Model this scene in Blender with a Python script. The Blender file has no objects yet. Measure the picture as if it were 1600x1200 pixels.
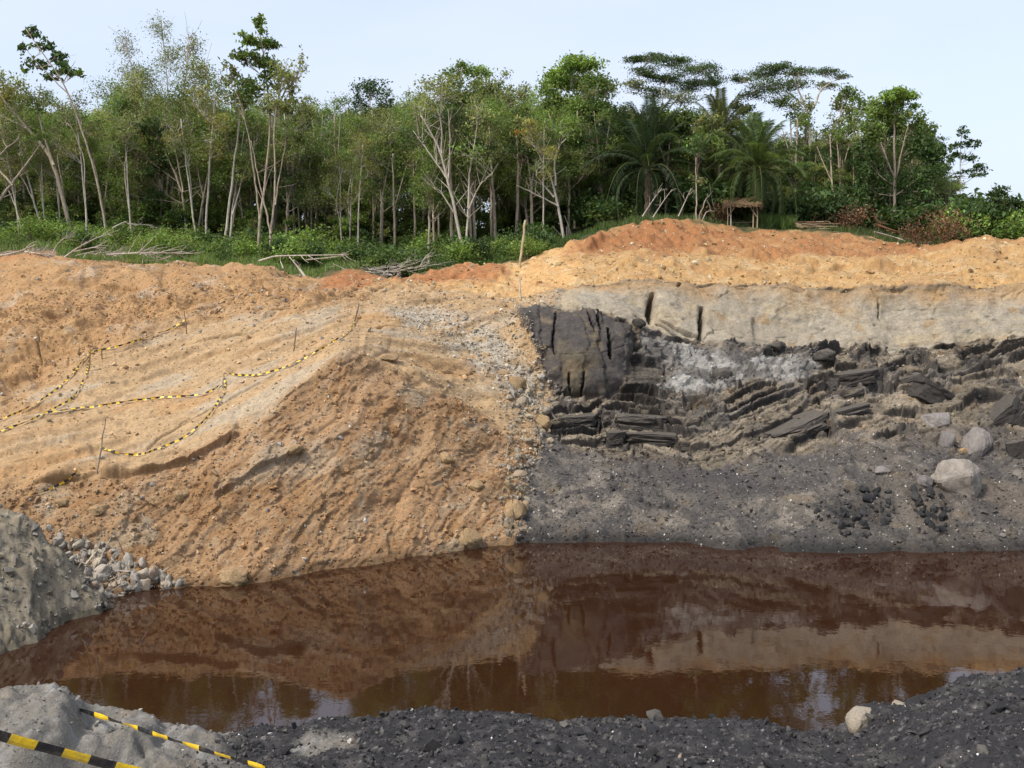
import bpy, bmesh, math, random
import numpy as np
from mathutils import Vector, Matrix, Euler

# ------------------------------------------------------------------ camera, sky, sun, exposure
S = bpy.context.scene
COL = S.collection
H = 8.5            # eye height above the pond, metres
FP = 1555.0        # focal length in photo pixels
HZ = 480.0         # horizon row in the photo
cam_d = bpy.data.cameras.new('camera')
cam = bpy.data.objects.new('camera', cam_d); COL.objects.link(cam)
cam.location = (0, 0, H); cam.rotation_euler = (math.radians(90), 0, 0)
cam_d.sensor_width = 36; cam_d.lens = FP / 1600 * 36
cam_d.shift_y = -(600 - HZ) / 1600
cam_d.clip_start = 0.1; cam_d.clip_end = 5000
S.camera = cam

SUN_EL, SUN_AZ = math.radians(50), math.radians(230)   # azimuth clockwise from +Y
w = bpy.data.worlds.new('World'); S.world = w; w.use_nodes = True
nt = w.node_tree; nt.nodes.clear()
sky = nt.nodes.new('ShaderNodeTexSky'); sky.sky_type = 'NISHITA'; sky.sun_disc = False
sky.sun_elevation = SUN_EL; sky.sun_rotation = SUN_AZ
sky.air_density = 1.0; sky.dust_density = 4.0; sky.ozone_density = 1.0
bg = nt.nodes.new('ShaderNodeBackground'); bg.inputs['Strength'].default_value = 0.15
wo = nt.nodes.new('ShaderNodeOutputWorld')
hs = nt.nodes.new('ShaderNodeHueSaturation'); hs.inputs['Saturation'].default_value = 0.85
nt.links.new(sky.outputs[0], hs.inputs['Color'])
hz = nt.nodes.new('ShaderNodeMix'); hz.data_type = 'RGBA'; hz.inputs[0].default_value = 0.6     # thin white overcast veil
hz.inputs[7].default_value = (3.05, 3.32, 3.95, 1)
wtc = nt.nodes.new('ShaderNodeTexCoord'); wmp = nt.nodes.new('ShaderNodeMapping'); wmp.inputs['Scale'].default_value = (1.5, 1.5, 5)
wno = nt.nodes.new('ShaderNodeTexNoise'); wno.inputs['Scale'].default_value = 1.6; wno.inputs['Detail'].default_value = 4; wno.inputs['Roughness'].default_value = .5
wmr = nt.nodes.new('ShaderNodeMapRange'); wmr.inputs['From Min'].default_value = .3; wmr.inputs['From Max'].default_value = .7; wmr.inputs['To Min'].default_value = .42; wmr.inputs['To Max'].default_value = .78
nt.links.new(wtc.outputs['Generated'], wmp.inputs[0]); nt.links.new(wmp.outputs[0], wno.inputs['Vector']); nt.links.new(wno.outputs['Fac'], wmr.inputs['Value']); nt.links.new(wmr.outputs[0], hz.inputs[0])
nt.links.new(hs.outputs[0], hz.inputs[6]); nt.links.new(hz.outputs[2], bg.inputs['Color'])
nt.links.new(bg.outputs[0], wo.inputs['Surface'])
sd = bpy.data.lights.new('sun', 'SUN'); sd.energy = 2.0; sd.angle = math.radians(9); sd.color = (1, 0.95, 0.86)
sun = bpy.data.objects.new('sun', sd); COL.objects.link(sun)
tosun = Vector((math.sin(SUN_AZ) * math.cos(SUN_EL), math.cos(SUN_AZ) * math.cos(SUN_EL), math.sin(SUN_EL)))
sun.rotation_euler = tosun.to_track_quat('Z', 'Y').to_euler()
sun.location = tosun * 300
vs = S.view_settings
vs.view_transform = 'Standard'; vs.look = 'None'; vs.gamma = 1; vs.exposure = 0.92; vs.use_curve_mapping = False

# ------------------------------------------------------------------ helpers
RNG = np.random.default_rng(7)

def wp(px, py, Y):
    return np.array([(px - 800) / FP * Y, Y, H - (py - HZ) / FP * Y])

_P = np.random.default_rng(11).permutation(256)
_P = np.concatenate([_P, _P]).astype(np.int64)
_A = np.random.default_rng(12).uniform(0, 2 * np.pi, 256)
_GX, _GY = np.cos(_A), np.sin(_A)

def perlin(x, y, seed=0):
    x = np.asarray(x, float) + seed * 17.31; y = np.asarray(y, float) + seed * 9.77
    xi = np.floor(x).astype(np.int64); yi = np.floor(y).astype(np.int64)
    xf = x - xi; yf = y - yi
    u = xf * xf * xf * (xf * (xf * 6 - 15) + 10); v = yf * yf * yf * (yf * (yf * 6 - 15) + 10)
    xa = xi & 255; xb = (xi + 1) & 255; ya = yi & 255; yb = (yi + 1) & 255
    def g(a, b, dx, dy):
        k = _P[_P[a] + b]
        return _GX[k] * dx + _GY[k] * dy
    n00 = g(xa, ya, xf, yf); n10 = g(xb, ya, xf - 1, yf)
    n01 = g(xa, yb, xf, yf - 1); n11 = g(xb, yb, xf - 1, yf - 1)
    return 1.5 * ((n00 * (1 - u) + n10 * u) * (1 - v) + (n01 * (1 - u) + n11 * u) * v)

def fbm(x, y, octv=4, seed=0, gain=0.5, lac=2.07):
    a = 1.0; s = 0; t = 0; f = 1.0
    for i in range(octv):
        s = s + a * perlin(x * f, y * f, seed + i * 3); t += a
        a *= gain; f *= lac
    return s / t

def billow(x, y, octv=4, seed=0, gain=0.5, lac=2.07):
    a = 1.0; s = 0; t = 0; f = 1.0
    for i in range(octv):
        s = s + a * np.abs(perlin(x * f, y * f, seed + i * 3)); t += a
        a *= gain; f *= lac
    return s / t

_R1 = np.random.default_rng(13).random(256); _R2 = np.random.default_rng(14).random(256)
_R3 = np.random.default_rng(15).random(256); _TX = np.random.default_rng(16).normal(0, 1, 256); _TY = np.random.default_rng(17).normal(0, 1, 256)
def cells(x, y, seed=0):
    """broken blocks: every cell a tilted plane of its own; returns (relief, gap distance, cell number)"""
    x = x + seed * 7.7; y = y + seed * 3.3
    xi = np.floor(x).astype(np.int64); yi = np.floor(y).astype(np.int64)
    f1 = np.full(x.shape, 9.0); f2 = f1.copy(); idc = np.zeros(x.shape, np.int64); rx = np.zeros(x.shape); ry = np.zeros(x.shape)
    for dx in (-1, 0, 1):
        for dy in (-1, 0, 1):
            k = _P[_P[(xi + dx) & 255] + ((yi + dy) & 255)]
            qx_ = xi + dx + .1 + .8 * _R1[k] - x; qy_ = yi + dy + .1 + .8 * _R2[k] - y
            dd = np.hypot(qx_, qy_); m = dd < f1
            f2 = np.where(m, f1, np.minimum(f2, dd)); f1 = np.where(m, dd, f1)
            idc = np.where(m, k, idc); rx = np.where(m, qx_, rx); ry = np.where(m, qy_, ry)
    return (_R3[idc] - .5) + .45 * (rx * _TX[idc] + ry * _TY[idc]), f2 - f1, idc

def sstep(a, b, x):
    t = np.clip((x - a) / (b - a), 0, 1)
    return t * t * (3 - 2 * t)

def poly_sd(px, py, poly):
    """signed distance (positive inside) of points to a polygon"""
    P = np.array(poly, float); n = len(P)
    d = np.full(px.shape, 1e9); ins = np.zeros(px.shape, bool)
    for i in range(n):
        a = P[i]; b = P[(i + 1) % n]; e = b - a
        wx = px - a[0]; wy = py - a[1]
        t = np.clip((wx * e[0] + wy * e[1]) / (e @ e + 1e-9), 0, 1)
        dd = np.hypot(wx - e[0] * t, wy - e[1] * t); d = np.minimum(d, dd)
        c = ((a[1] > py) != (b[1] > py)) & (px < (b[0] - a[0]) * (py - a[1]) / (b[1] - a[1] + 1e-12) + a[0])
        ins ^= c
    return np.where(ins, d, -d)

def line_d(px, py, pts):
    """distance to a polyline, side (positive above on the picture), parameter along"""
    P = np.array(pts, float)
    d = np.full(px.shape, 1e9); side = np.zeros(px.shape); tt = np.zeros(px.shape)
    L = np.concatenate([[0], np.cumsum(np.hypot(*np.diff(P, axis=0).T))]); 
    for i in range(len(P) - 1):
        a = P[i]; b = P[i + 1]; e = b - a
        wx = px - a[0]; wy = py - a[1]
        t = np.clip((wx * e[0] + wy * e[1]) / (e @ e + 1e-9), 0, 1)
        dd = np.hypot(wx - e[0] * t, wy - e[1] * t)
        m = dd < d
        d = np.where(m, dd, d); side = np.where(m, np.sign(wx * e[1] - wy * e[0]), side)
        tt = np.where(m, (L[i] + t * (L[i + 1] - L[i])) / L[-1], tt)
    return d, side, tt

class Acc:
    """collects faces for one mesh"""
    def __init__(s): s.V = []; s.F = []; s.C = []; s.n = 0
    def add(s, V, F, C=None):
        V = np.asarray(V, float).reshape(-1, 3)
        F = np.asarray(F, np.int64)
        s.V.append(V); s.F.append(F + s.n); s.n += len(V)
        if C is None: C = (1, 1, 1)
        C = np.asarray(C, float)
        s.C.append(np.broadcast_to(C, (len(V), 3)) if C.ndim == 1 else C)
    def build(s, name, mat, parent=None, smooth=False, loc=None):
        V = np.concatenate(s.V); C = np.concatenate(s.C)
        me = bpy.data.meshes.new(name)
        me.vertices.add(len(V)); 
        if loc is not None: V = V - np.asarray(loc)
        me.vertices.foreach_set('co', V.astype(np.float32).ravel())
        tot = np.concatenate([np.full(len(f), f.shape[1]) for f in s.F])
        idx = np.concatenate([f.ravel() for f in s.F])
        me.loops.add(len(idx)); me.loops.foreach_set('vertex_index', idx.astype(np.int32))
        me.polygons.add(len(tot))
        st = np.concatenate([[0], np.cumsum(tot)[:-1]])
        me.polygons.foreach_set('loop_start', st.astype(np.int32))
        me.polygons.foreach_set('loop_total', tot.astype(np.int32))
        me.polygons.foreach_set('use_smooth', np.full(len(tot), smooth))
        at = me.attributes.new('Col', 'FLOAT_COLOR', 'POINT')
        at.data.foreach_set('color', np.concatenate([C, np.ones((len(C), 1))], 1).astype(np.float32).ravel())
        me.update(calc_edges=True); me.validate()
        me.materials.append(mat)
        o = bpy.data.objects.new(name, me); COL.objects.link(o)
        if parent is not None: o.parent = parent
        if loc is not None and parent is None: o.location = loc
        return o

def tag(o, label=None, cat=None, group=None, kind=None):
    if label: o['label'] = label
    if cat: o['category'] = cat
    if group: o['group'] = group
    if kind: o['kind'] = kind
    return o

def empty(name, loc, rz=0.0):
    o = bpy.data.objects.new(name, None); COL.objects.link(o)
    o.empty_display_size = 0.3
    o.location = loc; o.rotation_euler = (0, 0, rz)
    return o

def copy_tree(o, parent=None):
    c = o.copy(); COL.objects.link(c)
    if parent is not None: c.parent = parent
    for ch in list(o.children): copy_tree(ch, c)
    return c

def tube(acc, pts, rad, col=(1, 1, 1), sides=6, cap=True):
    pts = np.asarray(pts, float); n = len(pts)
    rad = np.broadcast_to(np.asarray(rad, float), (n,))
    T = np.gradient(pts, axis=0); T /= np.linalg.norm(T, axis=1, keepdims=True) + 1e-9
    ref = np.array([0.0, 0, 1]) if abs(T[0][2]) < 0.9 else np.array([0, 1.0, 0])
    A = np.cross(T, ref); A /= np.linalg.norm(A, axis=1, keepdims=True) + 1e-9
    B = np.cross(T, A)
    th = np.arange(sides) * 2 * np.pi / sides
    V = pts[:, None] + rad[:, None, None] * (np.cos(th)[None, :, None] * A[:, None] + np.sin(th)[None, :, None] * B[:, None])
    i = np.arange(n - 1)[:, None] * sides; j = np.arange(sides)[None]; k = (j + 1) % sides
    F = np.stack([i + j, i + k, i + sides + k, i + sides + j], -1).reshape(-1, 4)
    acc.add(V.reshape(-1, 3), F, col)
    if cap:
        c0 = acc.n - n * sides
        for base in (0, (n - 1) * sides):
            acc.F.append(np.array([[c0 + base + q for q in range(sides)]], np.int64))

def leaves(acc, C, size, rng, cols, aspect=0.5, droop=0.0, dirs=None):
    """one rhombic leaf face at each centre"""
    n = len(C)
    if n == 0: return
    d = rng.normal(size=(n, 3)) if dirs is None else dirs + rng.normal(size=(n, 3)) * 0.5
    d[:, 2] -= droop
    d /= np.linalg.norm(d, axis=1, keepdims=True) + 1e-9
    nn = rng.normal(size=(n, 3)); nn[:, 2] += 0.7
    s = np.cross(d, nn); s /= np.linalg.norm(s, axis=1, keepdims=True) + 1e-9
    L = size * rng.uniform(0.6, 1.35, (n, 1)); W = L * aspect
    up = np.cross(s, d)
    V = np.stack([C - d * L * .5, C + s * W * .5 + up * L * .08, C + d * L * .5, C - s * W * .5 + up * L * .08], 1)
    F = np.arange(n * 4).reshape(n, 4)
    acc.add(V.reshape(-1, 3), F, np.repeat(cols, 4, axis=0))

def leafcols(n, rng, base, var=0.28, hue=0.12):
    b = np.array(base)[None] * np.exp(rng.normal(0, var, (n, 1)))
    b = b * (1 + rng.normal(0, hue, (n, 3)) * np.array([[1.0, .35, .8]]))
    return np.clip(b, 0.003, 0.9)

# ------------------------------------------------------------------ materials
def mat(name): 
    m = bpy.data.materials.new(name); m.use_nodes = True
    m.node_tree.nodes.clear(); return m, m.node_tree

def N(t, typ, **kw):
    n = t.nodes.new(typ)
    for k, v in kw.items(): setattr(n, k, v)
    return n

def earth_mat(name, bump=0.02, scale=18.0, rough=0.95, spec=0.15):
    m, t = mat(name)
    at = N(t, 'ShaderNodeAttribute', attribute_name='Col')
    tc = N(t, 'ShaderNodeTexCoord')
    n1 = N(t, 'ShaderNodeTexNoise'); n1.inputs['Scale'].default_value = scale; n1.inputs['Detail'].default_value = 5; n1.inputs['Roughness'].default_value = .65
    t.links.new(tc.outputs['Object'], n1.inputs['Vector'])
    mr = N(t, 'ShaderNodeMapRange'); mr.inputs['From Min'].default_value = .25; mr.inputs['From Max'].default_value = .75
    mr.inputs['To Min'].default_value = .72; mr.inputs['To Max'].default_value = 1.28
    t.links.new(n1.outputs['Fac'], mr.inputs['Value'])
    mx = N(t, 'ShaderNodeVectorMath', operation='SCALE')
    t.links.new(at.outputs['Color'], mx.inputs[0]); t.links.new(mr.outputs[0], mx.inputs['Scale'])
    b = N(t, 'ShaderNodeBump'); b.inputs['Distance'].default_value = bump; b.inputs['Strength'].default_value = .8
    t.links.new(n1.outputs['Fac'], b.inputs['Height'])
    p = N(t, 'ShaderNodeBsdfPrincipled'); p.inputs['Roughness'].default_value = rough
    p.inputs['Specular IOR Level'].default_value = spec
    t.links.new(mx.outputs[0], p.inputs['Base Color']); t.links.new(b.outputs[0], p.inputs['Normal'])
    o = N(t, 'ShaderNodeOutputMaterial'); t.links.new(p.outputs[0], o.inputs[0])
    return m

def stone_mat(name, cols, bump=0.02, scale=14.0, rough=0.85, top_tone=None):
    """colour differs from stone to stone, mottled"""
    m, t = mat(name)
    oi = N(t, 'ShaderNodeObjectInfo'); cr = N(t, 'ShaderNodeValToRGB'); cr.color_ramp.interpolation = 'LINEAR'
    el = cr.color_ramp.elements
    while len(el) < len(cols): el.new(0.5)
    for i, c in enumerate(cols):
        el[i].position = i / max(1, len(cols) - 1); el[i].color = (c[0] * .72, c[1] * .72, c[2] * .72, 1)
    t.links.new(oi.outputs['Random'], cr.inputs[0])
    tc = N(t, 'ShaderNodeTexCoord')
    n1 = N(t, 'ShaderNodeTexNoise'); n1.inputs['Scale'].default_value = scale; n1.inputs['Detail'].default_value = 6; n1.inputs['Roughness'].default_value = .7
    t.links.new(tc.outputs['Object'], n1.inputs['Vector'])
    mr = N(t, 'ShaderNodeMapRange'); mr.inputs['From Min'].default_value = .25; mr.inputs['From Max'].default_value = .75
    mr.inputs['To Min'].default_value = .6; mr.inputs['To Max'].default_value = 1.35
    t.links.new(n1.outputs['Fac'], mr.inputs['Value'])
    mx = N(t, 'ShaderNodeVectorMath', operation='SCALE')
    if top_tone:        # second, lighter tone mixed in on faces that point up
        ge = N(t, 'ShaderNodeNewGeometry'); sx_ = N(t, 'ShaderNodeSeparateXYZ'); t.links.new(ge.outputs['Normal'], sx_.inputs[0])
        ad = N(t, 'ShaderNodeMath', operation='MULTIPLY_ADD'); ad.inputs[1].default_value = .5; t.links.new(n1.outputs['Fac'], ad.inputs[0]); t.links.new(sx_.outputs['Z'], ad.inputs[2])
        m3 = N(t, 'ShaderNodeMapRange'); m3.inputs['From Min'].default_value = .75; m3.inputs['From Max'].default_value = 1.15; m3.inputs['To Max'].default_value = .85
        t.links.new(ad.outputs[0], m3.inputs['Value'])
        mm = N(t, 'ShaderNodeMix', data_type='RGBA'); mm.inputs[7].default_value = (*top_tone, 1)
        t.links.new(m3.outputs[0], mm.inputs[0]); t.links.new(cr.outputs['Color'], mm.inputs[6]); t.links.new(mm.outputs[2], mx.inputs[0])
    else:
        t.links.new(cr.outputs['Color'], mx.inputs[0])
    t.links.new(mr.outputs[0], mx.inputs['Scale'])
    b = N(t, 'ShaderNodeBump'); b.inputs['Distance'].default_value = bump; b.inputs['Strength'].default_value = .7
    t.links.new(n1.outputs['Fac'], b.inputs['Height'])
    p = N(t, 'ShaderNodeBsdfPrincipled'); p.inputs['Roughness'].default_value = rough; p.inputs['Specular IOR Level'].default_value = .25
    t.links.new(mx.outputs[0], p.inputs['Base Color']); t.links.new(b.outputs[0], p.inputs['Normal'])
    o = N(t, 'ShaderNodeOutputMaterial'); t.links.new(p.outputs[0], o.inputs[0])
    return m

def leaf_mat(name, tr=0.42):
    m, t = mat(name)
    at = N(t, 'ShaderNodeAttribute', attribute_name='Col')
    oi = N(t, 'ShaderNodeObjectInfo')
    mr = N(t, 'ShaderNodeMapRange'); mr.inputs['To Min'].default_value = .8; mr.inputs['To Max'].default_value = 1.2
    t.links.new(oi.outputs['Random'], mr.inputs['Value'])
    mx = N(t, 'ShaderNodeVectorMath', operation='SCALE')
    t.links.new(at.outputs['Color'], mx.inputs[0]); t.links.new(mr.outputs[0], mx.inputs['Scale'])
    p = N(t, 'ShaderNodeBsdfPrincipled'); p.inputs['Roughness'].default_value = .55; p.inputs['Specular IOR Level'].default_value = .3
    t.links.new(mx.outputs[0], p.inputs['Base Color'])
    tl = N(t, 'ShaderNodeBsdfTranslucent'); 
    m2 = N(t, 'ShaderNodeMix', data_type='RGBA', blend_type='MULTIPLY'); m2.inputs[0].default_value = 1
    t.links.new(mx.outputs[0], m2.inputs[6]); m2.inputs[7].default_value = (1.25, 1.2, .6, 1)
    t.links.new(m2.outputs[2], tl.inputs['Color'])
    ms = N(t, 'ShaderNodeMixShader'); ms.inputs[0].default_value = tr
    t.links.new(p.outputs[0], ms.inputs[1]); t.links.new(tl.outputs[0], ms.inputs[2])
    o = N(t, 'ShaderNodeOutputMaterial'); t.links.new(ms.outputs[0], o.inputs[0])
    return m

def bark_mat(name, c1, c2, scale=3.0):
    m, t = mat(name)
    tc = N(t, 'ShaderNodeTexCoord'); mp = N(t, 'ShaderNodeMapping'); mp.inputs['Scale'].default_value = (3, 3, .8)
    t.links.new(tc.outputs['Object'], mp.inputs[0])
    n1 = N(t, 'ShaderNodeTexNoise'); n1.inputs['Scale'].default_value = scale; n1.inputs['Detail'].default_value = 5; n1.inputs['Roughness'].default_value = .7
    t.links.new(mp.outputs[0], n1.inputs['Vector'])
    cr = N(t, 'ShaderNodeValToRGB'); cr.color_ramp.elements[0].position = .32; cr.color_ramp.elements[1].position = .66
    cr.color_ramp.elements[0].color = (*c1, 1); cr.color_ramp.elements[1].color = (*c2, 1)
    t.links.new(n1.outputs['Fac'], cr.inputs[0])
    p = N(t, 'ShaderNodeBsdfPrincipled'); p.inputs['Roughness'].default_value = .9; p.inputs['Specular IOR Level'].default_value = .15
    t.links.new(cr.outputs[0], p.inputs['Base Color'])
    o = N(t, 'ShaderNodeOutputMaterial'); t.links.new(p.outputs[0], o.inputs[0])
    return m

M_earth = earth_mat('pit_earth', .03, 14)
M_near = earth_mat('near_earth', .012, 70)
M_gravel = earth_mat('gravel_mix', .01, 40, .85, .25)
M_leaf = leaf_mat('leaf')
M_leaf_dry = leaf_mat('dry_leaf', .15)
M_bark = bark_mat('pale_bark', (.17, .13, .095), (.40, .34, .26))
M_bark_pale = bark_mat('whitish_bark', (.26, .22, .17), (.55, .50, .42))
M_bark_dark = bark_mat('brown_bark', (.08, .06, .045), (.22, .17, .12))
M_dead = bark_mat('dead_wood', (.24, .20, .16), (.50, .45, .38))
M_redtwig = bark_mat('rusty_twig', (.07, .035, .02), (.2, .11, .065))
M_bamboo = bark_mat('bamboo_pole', (.26, .2, .11), (.52, .43, .27))
M_thatch = bark_mat('thatch', (.07, .045, .025), (.22, .15, .085), 9)
M_pebble = stone_mat('pebble', [(.30, .27, .23), (.50, .45, .37), (.42, .37, .32), (.56, .49, .38), (.34, .31, .27), (.60, .52, .40), (.45, .33, .23)])
M_scree = stone_mat('scree_stone', [(.44, .33, .18), (.36, .31, .25), (.42, .39, .34), (.38, .25, .12), (.30, .27, .23), (.5, .42, .29)])
M_tan = stone_mat('tan_boulder', [(.34, .24, .13), (.40, .28, .15)], .03, 6, top_tone=(.30, .19, .10))
M_pale = stone_mat('pale_boulder', [(.30, .26, .22), (.36, .32, .27)], .05, 4)
M_shale = stone_mat('dark_shale', [(.045, .04, .038), (.065, .057, .05), (.1, .088, .075)], .03, 8, top_tone=(.095, .083, .068))
M_coal = stone_mat('coal_lump', [(.022, .022, .023), (.036, .035, .035), (.055, .052, .05)], .02, 10, .7)
M_greyblock = stone_mat('grey_block', [(.20, .18, .17), (.28, .25, .23)], .03, 6)

def tape_mat():
    m, t = mat('barrier_tape')
    at = N(t, 'ShaderNodeAttribute', attribute_name='Col')
    p = N(t, 'ShaderNodeBsdfPrincipled'); p.inputs['Roughness'].default_value = .35
    tc = N(t, 'ShaderNodeTexCoord'); n1 = N(t, 'ShaderNodeTexNoise'); n1.inputs['Scale'].default_value = 30; n1.inputs['Detail'].default_value = 5; n1.inputs['Roughness'].default_value = .7
    t.links.new(tc.outputs['Object'], n1.inputs['Vector'])
    mr = N(t, 'ShaderNodeMapRange'); mr.inputs['From Min'].default_value = .45; mr.inputs['From Max'].default_value = .75; mr.inputs['To Max'].default_value = .45
    t.links.new(n1.outputs['Fac'], mr.inputs['Value'])
    mm = N(t, 'ShaderNodeMix', data_type='RGBA'); mm.inputs[7].default_value = (.2, .16, .11, 1)      # mud
    t.links.new(mr.outputs[0], mm.inputs[0]); t.links.new(at.outputs['Color'], mm.inputs[6]); t.links.new(mm.outputs[2], p.inputs['Base Color'])
    b = N(t, 'ShaderNodeBump'); b.inputs['Distance'].default_value = .004; t.links.new(n1.outputs['Fac'], b.inputs['Height']); t.links.new(b.outputs[0], p.inputs['Normal'])
    o = N(t, 'ShaderNodeOutputMaterial'); t.links.new(p.outputs[0], o.inputs[0])
    return m
M_tape = tape_mat()

def water_mat():
    m, t = mat('brown_water')
    tc = N(t, 'ShaderNodeTexCoord'); mp = N(t, 'ShaderNodeMapping'); mp.inputs['Scale'].default_value = (1.0, 1.0, 1)
    t.links.new(tc.outputs['Object'], mp.inputs[0])
    n1 = N(t, 'ShaderNodeTexNoise'); n1.inputs['Scale'].default_value = 2.6; n1.inputs['Detail'].default_value = 3; n1.inputs['Roughness'].default_value = .55
    t.links.new(mp.outputs[0], n1.inputs['Vector'])
    b = N(t, 'ShaderNodeBump'); b.inputs['Distance'].default_value = .01; b.inputs['Strength'].default_value = .15
    t.links.new(n1.outputs['Fac'], b.inputs['Height'])
    n2 = N(t, 'ShaderNodeTexNoise'); n2.inputs['Scale'].default_value = .12; n2.inputs['Detail'].default_value = 2
    t.links.new(tc.outputs['Object'], n2.inputs['Vector'])
    cr = N(t, 'ShaderNodeValToRGB'); cr.color_ramp.elements[0].position = .35; cr.color_ramp.elements[1].position = .65
    cr.color_ramp.elements[0].color = (.026, .0102, .0045, 1); cr.color_ramp.elements[1].color = (.031, .0122, .0054, 1)
    t.links.new(n2.outputs['Fac'], cr.inputs[0])
    p = N(t, 'ShaderNodeBsdfPrincipled'); p.inputs['Roughness'].default_value = .02; p.inputs['IOR'].default_value = 1.5
    t.links.new(cr.outputs[0], p.inputs['Base Color']); t.links.new(b.outputs[0], p.inputs['Normal'])
    o = N(t, 'ShaderNodeOutputMaterial'); t.links.new(p.outputs[0], o.inputs[0])
    return m
M_water = water_mat()

# ------------------------------------------------------------------ far terrain: the pit wall, the spur, the benches, the forest floor
def hY(py, Y): return H - (py - HZ) / FP * Y
F1p = [(-300, 935), (0, 930), (100, 930), (200, 925), (300, 915), (400, 910), (480, 898), (545, 888), (620, 876), (700, 862), (760, 853), (810, 848), (1000, 846), (1100, 851), (1150, 860), (1300, 862), (1600, 862), (2000, 860)]
F2 = [(-300, 780, 32), (-100, 765, 32), (0, 757, 32), (100, 748, 32.5), (200, 745, 33), (300, 715, 34), (400, 650, 35.5), (480, 590, 37.5), (545, 543, 39), (620, 578, 40), (700, 625, 40.5), (760, 655, 41), (810, 680, 41), (850, 690, 41.5), (900, 700, 41.3), (1000, 722, 41), (1100, 720, 40.5), (1200, 705, 41), (1300, 690, 41), (1400, 680, 41), (1600, 680, 41)]
F3 = [(-300, 640, 39), (-100, 610, 40), (0, 600, 40), (100, 590, 40.5), (200, 580, 41), (300, 560, 42), (400, 525, 43.5), (480, 505, 44.5), (545, 490, 45), (620, 497, 45), (700, 530, 44.8), (760, 570, 44.3), (810, 605, 44.2), (850, 620, 44.2), (900, 622, 44.4), (980, 622, 44.4), (1040, 625, 44.2), (1100, 620, 44.2), (1200, 585, 45.2), (1300, 558, 46.7), (1400, 562, 46.8), (1500, 562, 46.8), (1600, 548, 46.8)]
F3b = [(-300, 560, 43), (0, 520, 45), (100, 510, 45.3), (200, 500, 46), (300, 490, 46.5), (400, 475, 47.5), (480, 465, 48), (545, 462, 48), (620, 465, 48), (700, 482, 47.3), (760, 500, 46.8), (800, 508, 46.4), (825, 490, 46.2), (900, 488, 46.4), (960, 498, 46.6), (1000, 515, 46.9), (1050, 530, 47.1), (1100, 538, 47.2), (1200, 542, 47.4), (1300, 545, 47.6), (1400, 550, 47.8), (1500, 545, 47.8), (1600, 530, 47.5)]
F4 = [(-300, 470, 48), (0, 460, 48.5), (100, 450, 48.5), (200, 455, 49), (300, 445, 49), (400, 440, 49.5), (480, 452, 49.5), (545, 452, 50), (620, 452, 50), (700, 455, 50), (760, 460, 50), (810, 466, 50), (850, 458, 50), (890, 443, 50), (1000, 436, 50), (1100, 440, 50), (1200, 444, 50), (1300, 448, 50), (1400, 446, 50), (1500, 444, 50), (1600, 440, 50)]
F5 = [(-300, 420, 52), (0, 424, 52), (60, 420, 52), (100, 412, 52), (150, 408, 52), (200, 412, 52), (250, 424, 52), (300, 421, 52), (340, 414, 52), (400, 410, 52), (430, 420, 52), (445, 432, 52), (500, 440, 52), (545, 443, 52), (620, 443, 53), (650, 435, 54), (700, 428, 55), (760, 424, 56), (810, 420, 57), (850, 408, 57), (900, 400, 57), (1000, 392, 58), (1060, 396, 58), (1100, 402, 58), (1200, 405, 58), (1300, 405, 58), (1400, 405, 58), (1450, 395, 58), (1500, 384, 57.5), (1550, 378, 57.5), (1600, 373, 57.5), (1800, 370, 57.5)]
F6 = [(-300, 400, 60), (0, 392, 60), (60, 390, 60), (110, 402, 60), (200, 405, 60), (300, 412, 60), (400, 416, 60), (440, 425, 60), (500, 434, 59), (530, 424, 59), (565, 422, 60), (600, 440, 59), (640, 442, 59), (700, 420, 60), (760, 416, 61), (810, 410, 62), (850, 398, 63), (900, 382, 65), (940, 363, 66), (1000, 347, 68), (1050, 344, 69), (1100, 348, 70), (1160, 355, 70), (1200, 358, 70), (1300, 362, 70), (1350, 368, 70), (1420, 384, 70), (1500, 392, 68), (1600, 392, 68)]
F7 = [(-300, 365, 85), (0, 368, 85), (100, 362, 85), (200, 370, 85), (300, 375, 85), (400, 382, 85), (545, 392, 85), (700, 392, 85), (810, 378, 85), (900, 350, 85), (1000, 336, 85), (1100, 338, 85), (1300, 350, 85), (1400, 360, 85), (1500, 370, 85), (1600, 372, 85)]
F8 = [(0, 352, 150), (545, 362, 150), (1000, 345, 150), (1600, 362, 150)]
F9 = [(0, 400, 600), (1600, 400, 600)]
F10 = [(0, 452, 2500), (1600, 452, 2500)]

PC = np.concatenate([np.linspace(-1100, -304, 40), np.arange(-300, -38, 3.5), np.arange(-38, 1640, 2.0), np.arange(1642, 1950, 3.5), np.linspace(1955, 2900, 50)])
def gsm(a, sig):
    k = int(sig * 3) + 1; x = np.arange(-k, k + 1); g = np.exp(-.5 * (x / sig) ** 2); g /= g.sum()
    return np.convolve(np.pad(a, k, mode='edge'), g, 'valid')
def feat(F, sig=7):
    F = np.array(F, float)
    Y = gsm(np.interp(PC, F[:, 0], F[:, 2]), sig); py = gsm(np.interp(PC, F[:, 0], F[:, 1]), sig)
    return Y, hY(py, Y)
p1 = gsm(np.interp(PC, [a for a, b in F1p], [b for a, b in F1p]), 8)
Y1 = H * FP / (p1 - HZ)
feats = [(Y1 - 9.5, np.full_like(Y1, -3.2)), (Y1, np.zeros_like(Y1))] + [feat(f, s) for f, s in ((F2, 7), (F3, 6), (F3b, 5), (F4, 6), (F5, 4), (F6, 5), (F7, 12), (F8, 20), (F9, 20), (F10, 20))]
nrow = [120, 230, 160, 110, 105, 80, 70, 40, 25, 10, 8]
T = np.concatenate([k + np.arange(n) / n for k, n in enumerate(nrow)] + [[len(nrow)]])
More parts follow.
